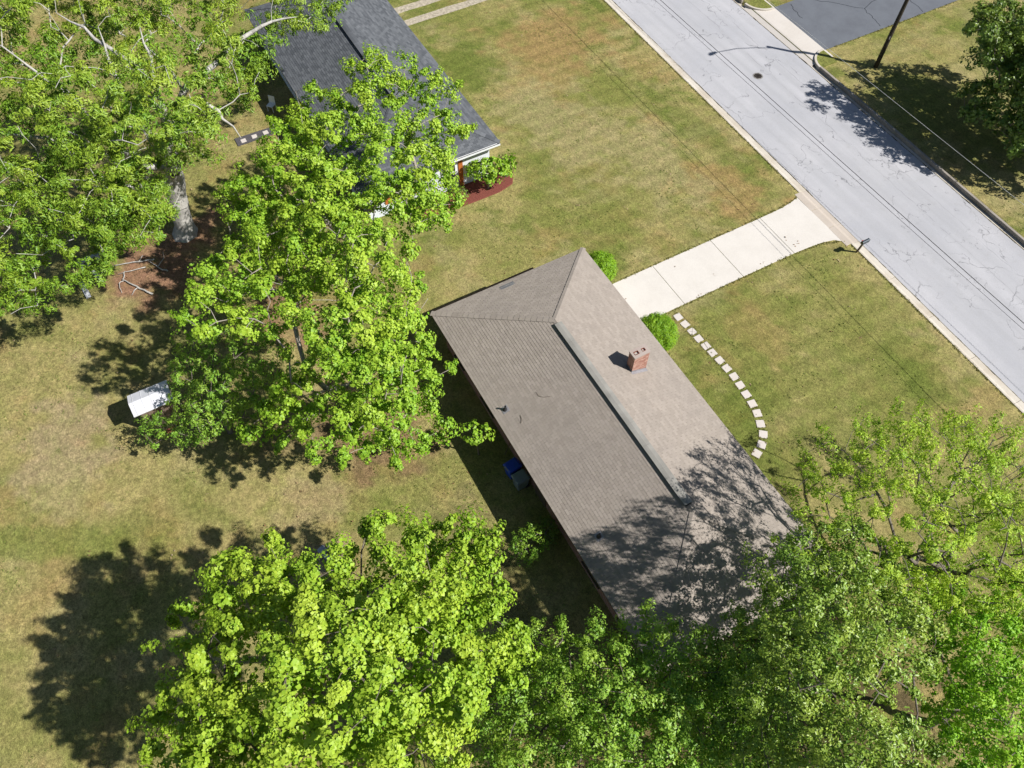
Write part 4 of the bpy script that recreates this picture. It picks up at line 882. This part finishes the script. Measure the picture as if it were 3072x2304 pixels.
# ------------------------------------------------------------------ street furniture and garden things
# lamp pole (its top and lamp arm stand above the picture, their shadow falls on the street)
px, py = -6.3, 37.0; tp = 7.25
pole = thing('lamp_pole', 'tall dark wooden lamp pole on the lawn across the street', 'pole', (px, py, 0))
MB().tube([(0, 0, -0.3), (0.02, 0, 2.5), (0.03, 0.02, 5), (0.02, 0.02, tp)], [0.16, 0.145, 0.125, 0.105], 10).build('post', M['pole'], pole, smooth=True)
MB().box((0.1, -0.11, 2.3), (0.07, 0.03, 0.22)).build('number_plate', M['lead'], pole)
arm = MB().tube([(0, -0.1, tp - 0.4), (0, -0.5, tp + 0.35), (0, -1.3, tp + 1.15), (0, -2.5, tp + 1.6)], 0.035, 8).build('lamp_arm', M['lead'], pole, smooth=True)
MB().add([(-0.1, -2.45, tp + 1.62), (0.1, -2.45, tp + 1.62), (0.17, -2.9, tp + 1.62), (0.08, -3.15, tp + 1.6), (-0.08, -3.15, tp + 1.6), (-0.17, -2.9, tp + 1.62),
          (-0.06, -2.45, tp + 1.72), (0.06, -2.45, tp + 1.72), (0.1, -2.85, tp + 1.75), (0.04, -3.05, tp + 1.7), (-0.04, -3.05, tp + 1.7), (-0.1, -2.85, tp + 1.75)],
         [(5, 4, 3, 2, 1, 0), (6, 7, 8, 9, 10, 11)] + [(i, (i + 1) % 6, 6 + (i + 1) % 6, 6 + i) for i in range(6)]).build('lamp_head', M['lead'], arm)
def cable(label, y, z, r_, mat, x0=-62, x1=48, sag=0.35):
    pts = [(x0 + (x1 - x0) * i / 24, road_y(y, 0) + 0.0, z - sag * (1 - (2 * i / 24 - 1) ** 2) + sag) for i in range(25)]
    return tag(MB().tube(pts, r_, 6).build('overhead_cable', M[mat], smooth=True), label, 'cable')
cable('thicker dark overhead cable running above the street, farther from the house', 23.70, 4.40, 0.015, 'wire')
cable('thinner dark overhead cable above the street, nearer the house', 23.28, 4.50, 0.009, 'wire')
cable('pale thin cable crossing over the shaded far verge', 28.76, 5.20, 0.010, 'wire2')

# mailbox
mb_ = thing('mailbox', 'dark metal mailbox on a leaning post at the kerb beside driveway', 'mailbox', (5.93, 24.12, 0))
MB().box((0.08, -0.05, 0.5), (0.09, 0.09, 1.12), ry=0.14, rx=0.08).build('post', M['postwood'], mb_)
V = []; Fs = []; N = 9
for yy in (-0.25, 0.25):
    V += [(-0.09, yy, 0.98), (0.09, yy, 0.98)] + [(0.09 * math.cos(PI * i / N), yy, 1.09 + 0.09 * math.sin(PI * i / N)) for i in range(N + 1)]
n = N + 3
bx_ = MB().add([(a + 0.17, b - 0.06, c) for a, b, c in V], [tuple(range(n))[::-1], tuple(range(n, 2 * n))] + [(i, (i + 1) % n, n + (i + 1) % n, n + i) for i in range(n)]).build('box', M['mail'], mb_)
MB().box((0.17, 0.205, 1.08), (0.15, 0.02, 0.17)).build('box_door', M['mail'], bx_)
fl_ = MB().box((0.065, -0.15, 1.05), (0.012, 0.05, 0.16)); fl_.box((0.065, -0.2, 1.11), (0.012, 0.1, 0.05)); fl_.build('flag', M['red'], bx_)

# manhole cover
mh = thing('manhole_cover', 'round cast-iron manhole cover in the street', 'manhole', (-9.57, 29.33 + 0.0, -0.112))
MB().lathe((0, 0, 0), [(0.36, -0.02), (0.36, 0.006), (0.31, 0.008), (0.31, 0.004), (0.0, 0.004)], 28).build('frame', M['iron'], mh)
for k in range(3):
    MB().lathe((0, 0, 0.004), [(0.27 - 0.08 * k, 0), (0.27 - 0.08 * k, 0.006), (0.235 - 0.08 * k, 0.006), (0.235 - 0.08 * k, 0)], 24).build('raised_ring', M['underlay'], mh)
for k in range(8):
    a = k * PI / 4; MB().box((0.29 * math.cos(a), 0.29 * math.sin(a), 0.008), (0.05, 0.025, 0.008), rz=a).build('rib', M['underlay'], mh)

# stepping stones curving from driveway to the front door
ordn = ['first', 'second', 'third', 'fourth', 'fifth', 'sixth', 'seventh', 'eighth', 'ninth', 'tenth', 'eleventh', 'twelfth', 'thirteenth', 'fourteenth', 'fifteenth', 'sixteenth', 'last']
SP = [(4.78, 12.37), (5.36, 12.41), (5.94, 12.45), (6.49, 12.48), (7.06, 12.54), (7.58, 12.57), (8.16, 12.62), (8.73, 12.64), (9.33, 12.66), (9.90, 12.61), (10.49, 12.54), (11.08, 12.46), (11.64, 12.33), (12.20, 12.09), (12.74, 11.83), (13.15, 11.40), (13.42, 10.89)]
for i, (sx, sy) in enumerate(SP):
    a, b = SP[max(i - 1, 0)], SP[min(i + 1, len(SP) - 1)]; ang = math.atan2(b[1] - a[1], b[0] - a[0]) + random.uniform(-.07, .07)
    if i in (2, 4):
        st = thing('stepping_stone', ordn[i] + ' pale square stepping stone from driveway, broken into pieces', 'stepping stone', (sx, sy, 0), ang, 'curved stepping stone path')
        h_ = 0.205; cpt = (random.uniform(-.05, .05), random.uniform(-.05, .05)); cor = [(-h_, -h_), (h_, -h_), (h_, h_), (-h_, h_)]
        cuts = [(0, 1), (1, 2), (2, 3), (3, 0)] if i == 2 else [(0, 1), (2, 3)]
        if i == 2:
            for p, q_ in cuts:
                c3 = ((cor[p][0] + cor[q_][0] + cpt[0]) / 3, (cor[p][1] + cor[q_][1] + cpt[1]) / 3)
                MB().prism([(c3[0] + (v_[0] - c3[0]) * 0.93, c3[1] + (v_[1] - c3[1]) * 0.93) for v_ in (cor[p], cor[q_], cpt)], -0.03, 0.028).build('broken_piece', M['stone'], st, bevel=0.006)
        else:
            for s in (-1, 1):
                MB().prism([(-h_, s * 0.012 + (-h_ if s < 0 else 0.03)), (h_, s * 0.012 + (-h_ if s < 0 else -0.02)), (h_, s * 0.012 + (-0.02 if s < 0 else h_)), (-h_, s * 0.012 + (0.03 if s < 0 else h_))], -0.03, 0.028).build('broken_piece', M['stone'], st, bevel=0.006)
    else:
        o = MB().box((0, 0, 0), (0.42, 0.42, 0.06)).build('stepping_stone', M['stone'], bevel=0.012); o.location = (sx, sy, 0.0); o.rotation_euler = (random.uniform(-.01, .01), random.uniform(-.01, .01), ang)
        tag(o, ordn[i] + ' pale square stepping stone from driveway along the curved path', 'stepping stone', 'curved stepping stone path')
# garden path by the white house
tag(MB().prism([(-20.72, -4.3), (-19.95, -4.3), (-19.9, 0.4), (-20.6, 0.4)], -0.04, 0.012).build('gravel_path', M['gravel']), 'dark gravel path leading to the white house', kind='structure')
for i, (sx, sy) in enumerate(((-20.24, -3.84), (-20.29, -3.10), (-20.30, -2.34), (-20.28, -1.51), (-20.30, -0.64))):
    o = MB().box((0, 0, 0), (0.33, 0.33, 0.05)).build('stepping_stone', M['stone'], bevel=0.01); o.location = (sx, sy, 0.02); o.rotation_euler = (0, 0, random.uniform(-.12, .12))
    tag(o, 'stepping stone on the dark gravel path, ' + ('farthest from', 'second farthest from', 'middle one leading to', 'second nearest to', 'nearest to')[i] + ' white house wall', 'stepping stone', 'gravel path stepping stones')
# red mulch bed
tag(MB().prism([(-9.86, 3.0), (-8.62, 3.2), (-8.35, 4.6), (-8.25, 6.5), (-8.25, 8.4), (-8.5, 9.4), (-9.2, 9.85), (-10.4, 9.7), (-10.4, 9.0), (-9.86, 8.6)], -0.02, 0.045).build('mulch_bed', M['mulch'], bevel=0.03), 'red mulch bed round the white house end wall', kind='structure')
# two gravel wheel tracks beyond the white house
for a, b, lab in ((-27.02, -26.32, 'near'), (-28.72, -27.98, 'far')):
    pts = [(a + random.uniform(-.06, .06), 10.2 + k * 1.3) for k in range(11)] + [(b + random.uniform(-.06, .06), 10.2 + k * 1.3) for k in range(10, -1, -1)]
    tag(MB().prism(pts[::-1], -0.03, 0.008).build('wheel_track', M['track']), lab + ' pale gravel wheel track beyond the white house', kind='structure')

# bins against the back wall
def bin_(name, label, x, y, rz, mat, w=0.58, d=0.66, h=1.0):
    t = thing(name, label, 'bin', (x, y, 0), rz)
    MB().frustum((0, 0, 0.04), (w * 0.78, d * 0.78), (w, d), h - 0.08).build('body', M[mat], t, bevel=0.03)
    lid = MB().frustum((0, -0.01, h - 0.045), (w + 0.05, d + 0.08), (w - 0.08, d - 0.08), 0.075).build('lid', M[mat], t, bevel=0.02)
    MB().box((0, -d / 2 - 0.02, h + 0.0), (w * 0.45, 0.05, 0.03)).build('lid_grip', M['lead'], lid)
    MB().tube([(-w / 2 + 0.05, d / 2 + 0.06, h - 0.1), (w / 2 - 0.05, d / 2 + 0.06, h - 0.1)], 0.018, 8).build('handle', M[mat], t)
    for s in (-1, 1): MB().tube([(s * w * 0.36, d / 2 - 0.08, 0.11), (s * w * 0.45, d / 2 - 0.08, 0.11)], 0.11, 14).build('wheel', M['black'], t)
bin_('recycling_bin', 'blue wheeled bin against the shaded back wall', 8.62, -0.06, 0.10, 'binblue'); bin_('wheeled_bin', 'grey wheeled bin beside the blue bin', 9.32, -0.02, 0.05, 'bingrey')
tag(MB().tube([(7.55, 0.1, 0.05), (7.75, 0.38, 1.7)], 0.025, 6).build('garden_pole', M['postwood']), 'thin wooden pole leaning on the back wall above the bins', 'pole')

# shed
sd = thing('garden_shed', 'small shed with pale metal roof under the dark green tree', 'shed', (-2.35, -13.5, 0), 0.0)
MB().box((0, -0.2, 1.0), (1.0, 1.5, 2.0)).build('wall', M['shedwall'], sd)
for k in range(5): MB().box((0.515, -0.8 + 0.3 * k, 1.0), (0.02, 0.275, 1.96)).build('board', M['shedwall'], sd)
for s in (-1, 1):
    MB().add([(0, -1.2, 2.34), (s * 0.66, -1.2, 2.1), (s * 0.66, 0.7, 2.1), (0, 0.7, 2.34), (0, -1.2, 2.3), (s * 0.66, -1.2, 2.06), (s * 0.66, 0.7, 2.06), (0, 0.7, 2.3)],
             [(0, 1, 2, 3), (4, 7, 6, 5), (0, 4, 5, 1), (1, 5, 6, 2), (2, 6, 7, 3)]).build('roof_sheet', M['shedroof'], sd)
    for k in range(4): MB().add([(0.0, -1.0 + 0.4 * k - 0.02, 2.345), (s * 0.66, -1.0 + 0.4 * k - 0.02, 2.105), (s * 0.66, -1.0 + 0.4 * k + 0.02, 2.105), (0, -1.0 + 0.4 * k + 0.02, 2.345), (0, -1.0 + 0.4 * k, 2.365), (s * 0.66, -1.0 + 0.4 * k, 2.125)],
                                   [(0, 1, 5, 4), (4, 5, 2, 3), (1, 2, 5)]).build('roof_rib', M['shedroof'], sd)
tag(MB().frustum((-1.45, -13.75, 0), (0.3, 0.42), (0.34, 0.46), 0.3).build('garden_crate', M['dullred'], bevel=0.02), 'dull red crate standing beside the shed', 'crate')

# loose boards under the oak
for (a, b, w, z, lab) in (((-14.42, -15.40), (-14.67, -14.02), 0.26, 0.42, 'raised grey plank crossing the end of another, under the oak'), ((-14.3, -14.96), (-12.81, -14.44), 0.22, 0.2, 'narrow grey plank leaning from the raised plank'), ((-13.43, -15.55), (-12.06, -15.42), 0.27, 0.04, 'pale sunlit plank lying alone on the lawn')):
    L = math.hypot(b[0] - a[0], b[1] - a[1]); o = MB().box((0, 0, 0), (L, w, 0.045)).build('plank', M['wood'], bevel=0.005)
    o.location = ((a[0] + b[0]) / 2, (a[1] + b[1]) / 2, z); o.rotation_euler = (0, 0.16 if 'leaning' in lab else 0, math.atan2(b[1] - a[1], b[0] - a[0])); tag(o, lab, 'plank')
for i, (sx, sy) in enumerate(((-14.45, -15.2), (-14.6, -14.3))):
    tag(MB().box((sx, sy, 0.2), (0.2, 0.2, 0.4)).build('support_block', M['block']), ('concrete block under the shaded end of raised plank', 'concrete block under the oak end of raised plank')[i], 'block')
# fallen branches
def branch(label, pts, r0, kids=()):
    t = thing('fallen_branch', label, 'branch', (pts[0][0], pts[0][1], 0)); o0 = Vector((pts[0][0], pts[0][1], 0))
    def poly(P):
        out = []
        for (a, b), (c, d) in zip(P, P[1:]):
            for k in range(4): out.append((a + (c - a) * k / 4 + random.uniform(-.04, .04), b + (d - b) * k / 4 + random.uniform(-.04, .04), 0.05 + random.uniform(-.01, .05)))
        return out + [(P[-1][0], P[-1][1], 0.04)]
    P = poly(pts); MB().tube([Vector(p) - o0 for p in P], [r0 * (1 - 0.7 * i / len(P)) for i in range(len(P))], 6).build('limb', M['bark_oak'], t, smooth=True)
    for kp in kids:
        P = poly(kp); MB().tube([Vector(p) - o0 for p in P], [r0 * 0.55 * (1 - 0.7 * i / len(P)) for i in range(len(P))], 5).build('side_branch', M['bark_oak'], t, smooth=True)
branch('long pale fallen branch with a hooked side shoot below the oak', [(-10.59, -12.28), (-11.54, -12.92), (-12.36, -13.42), (-13.02, -13.22)], 0.06, [[(-12.4, -13.4), (-12.23, -13.67), (-11.51, -13.74)], [(-11.5, -12.9), (-11.1, -13.3)]])
branch('fallen branch lying nearest the planks', [(-13.06, -11.47), (-13.26, -12.14), (-13.54, -13.05), (-13.77, -13.97)], 0.05, [[(-13.3, -12.3), (-13.7, -12.0)]])
branch('forked fallen branch on the shaded litter near the oak trunk', [(-11.78, -11.09), (-12.33, -11.47), (-13.2, -11.9)], 0.05, [[(-12.4, -11.5), (-12.9, -11.0), (-13.4, -10.9)]])
branch('thin stick across the rust-brown litter below the planks', [(-12.71, -12.06), (-12.96, -13.61)], 0.03)
# broken slabs and rocks half hidden by the front maple
for i, (sx, sy, w, d, rz, mt) in enumerate(((7.81, -9.44, 0.4, 0.38, 0.3, 'block'), (8.25, -9.35, 0.42, 0.22, 0.5, 'block'), (8.25, -8.98, 0.40, 0.2, 0.9, 'rock'), (7.88, -9.12, 0.18, 0.2, 0.2, 'rock'))):
    o = MB().frustum((0, 0, 0), (w, d), (w * 0.9, d * 0.88), 0.16 if mt == 'block' else 0.2).build('stone_block', M[mt], bevel=0.02); o.location = (sx, sy, 0); o.rotation_euler = (0.03, -0.04, rz)
    tag(o, ('largest grey-blue block beside the front maple crown', 'narrow grey-blue block closest to the front maple crown', 'long pale rock beside the grey-blue blocks', 'small pale rock behind the largest grey-blue block')[i], 'stone', 'stones by the front maple')
bk = thing('bucket', 'white bucket lying on the lawn near the oak', 'bucket', (-15.71, -6.08, 0.15))
bk.rotation_euler = (1.2, 0, 0.6)
MB().lathe((0, 0, -0.15), [(0.12, 0), (0.15, 0.34), (0.135, 0.34), (0.11, 0.03)], 16).build('body', M['white'], bk, smooth=False)
MB().tube([(0.15 * math.cos(a), 0.06 + 0.12 * math.sin(a), 0.19) for a in [PI * k / 8 for k in range(9)]], 0.006, 5).build('handle', M['lead'], bk)
gc = thing('garden_chair', 'pale garden chair in the shade of the white house', 'chair', (-22.2, -1.2, 0), 0.7)
MB().box((0, 0, 0.42), (0.46, 0.44, 0.03)).build('seat', M['white'], gc); MB().box((0, 0.23, 0.68), (0.46, 0.03, 0.5), rx=-0.15).build('backrest', M['white'], gc)
for sx in (-0.2, 0.2):
    for sy in (-0.19, 0.19): MB().box((sx, sy, 0.205), (0.035, 0.035, 0.41)).build('leg', M['white'], gc)
# twigs on the roof
for i, (pts) in enumerate(([(7.0, 2.05), (7.25, 2.05), (7.45, 2.2), (7.6, 2.45)], [(7.5, 0.95), (7.68, 0.92), (7.85, 0.8)])):
    P = [(a, b, roof_z(ZE, DZ, W1, b) + 0.03) for a, b in pts]
    tag(MB().tube(P, 0.009, 5).build('twig', M['postwood']), ('longer curved twig lying on the back slope of brown roof', 'short twig lying near the vent pipe on brown roof')[i], 'twig')
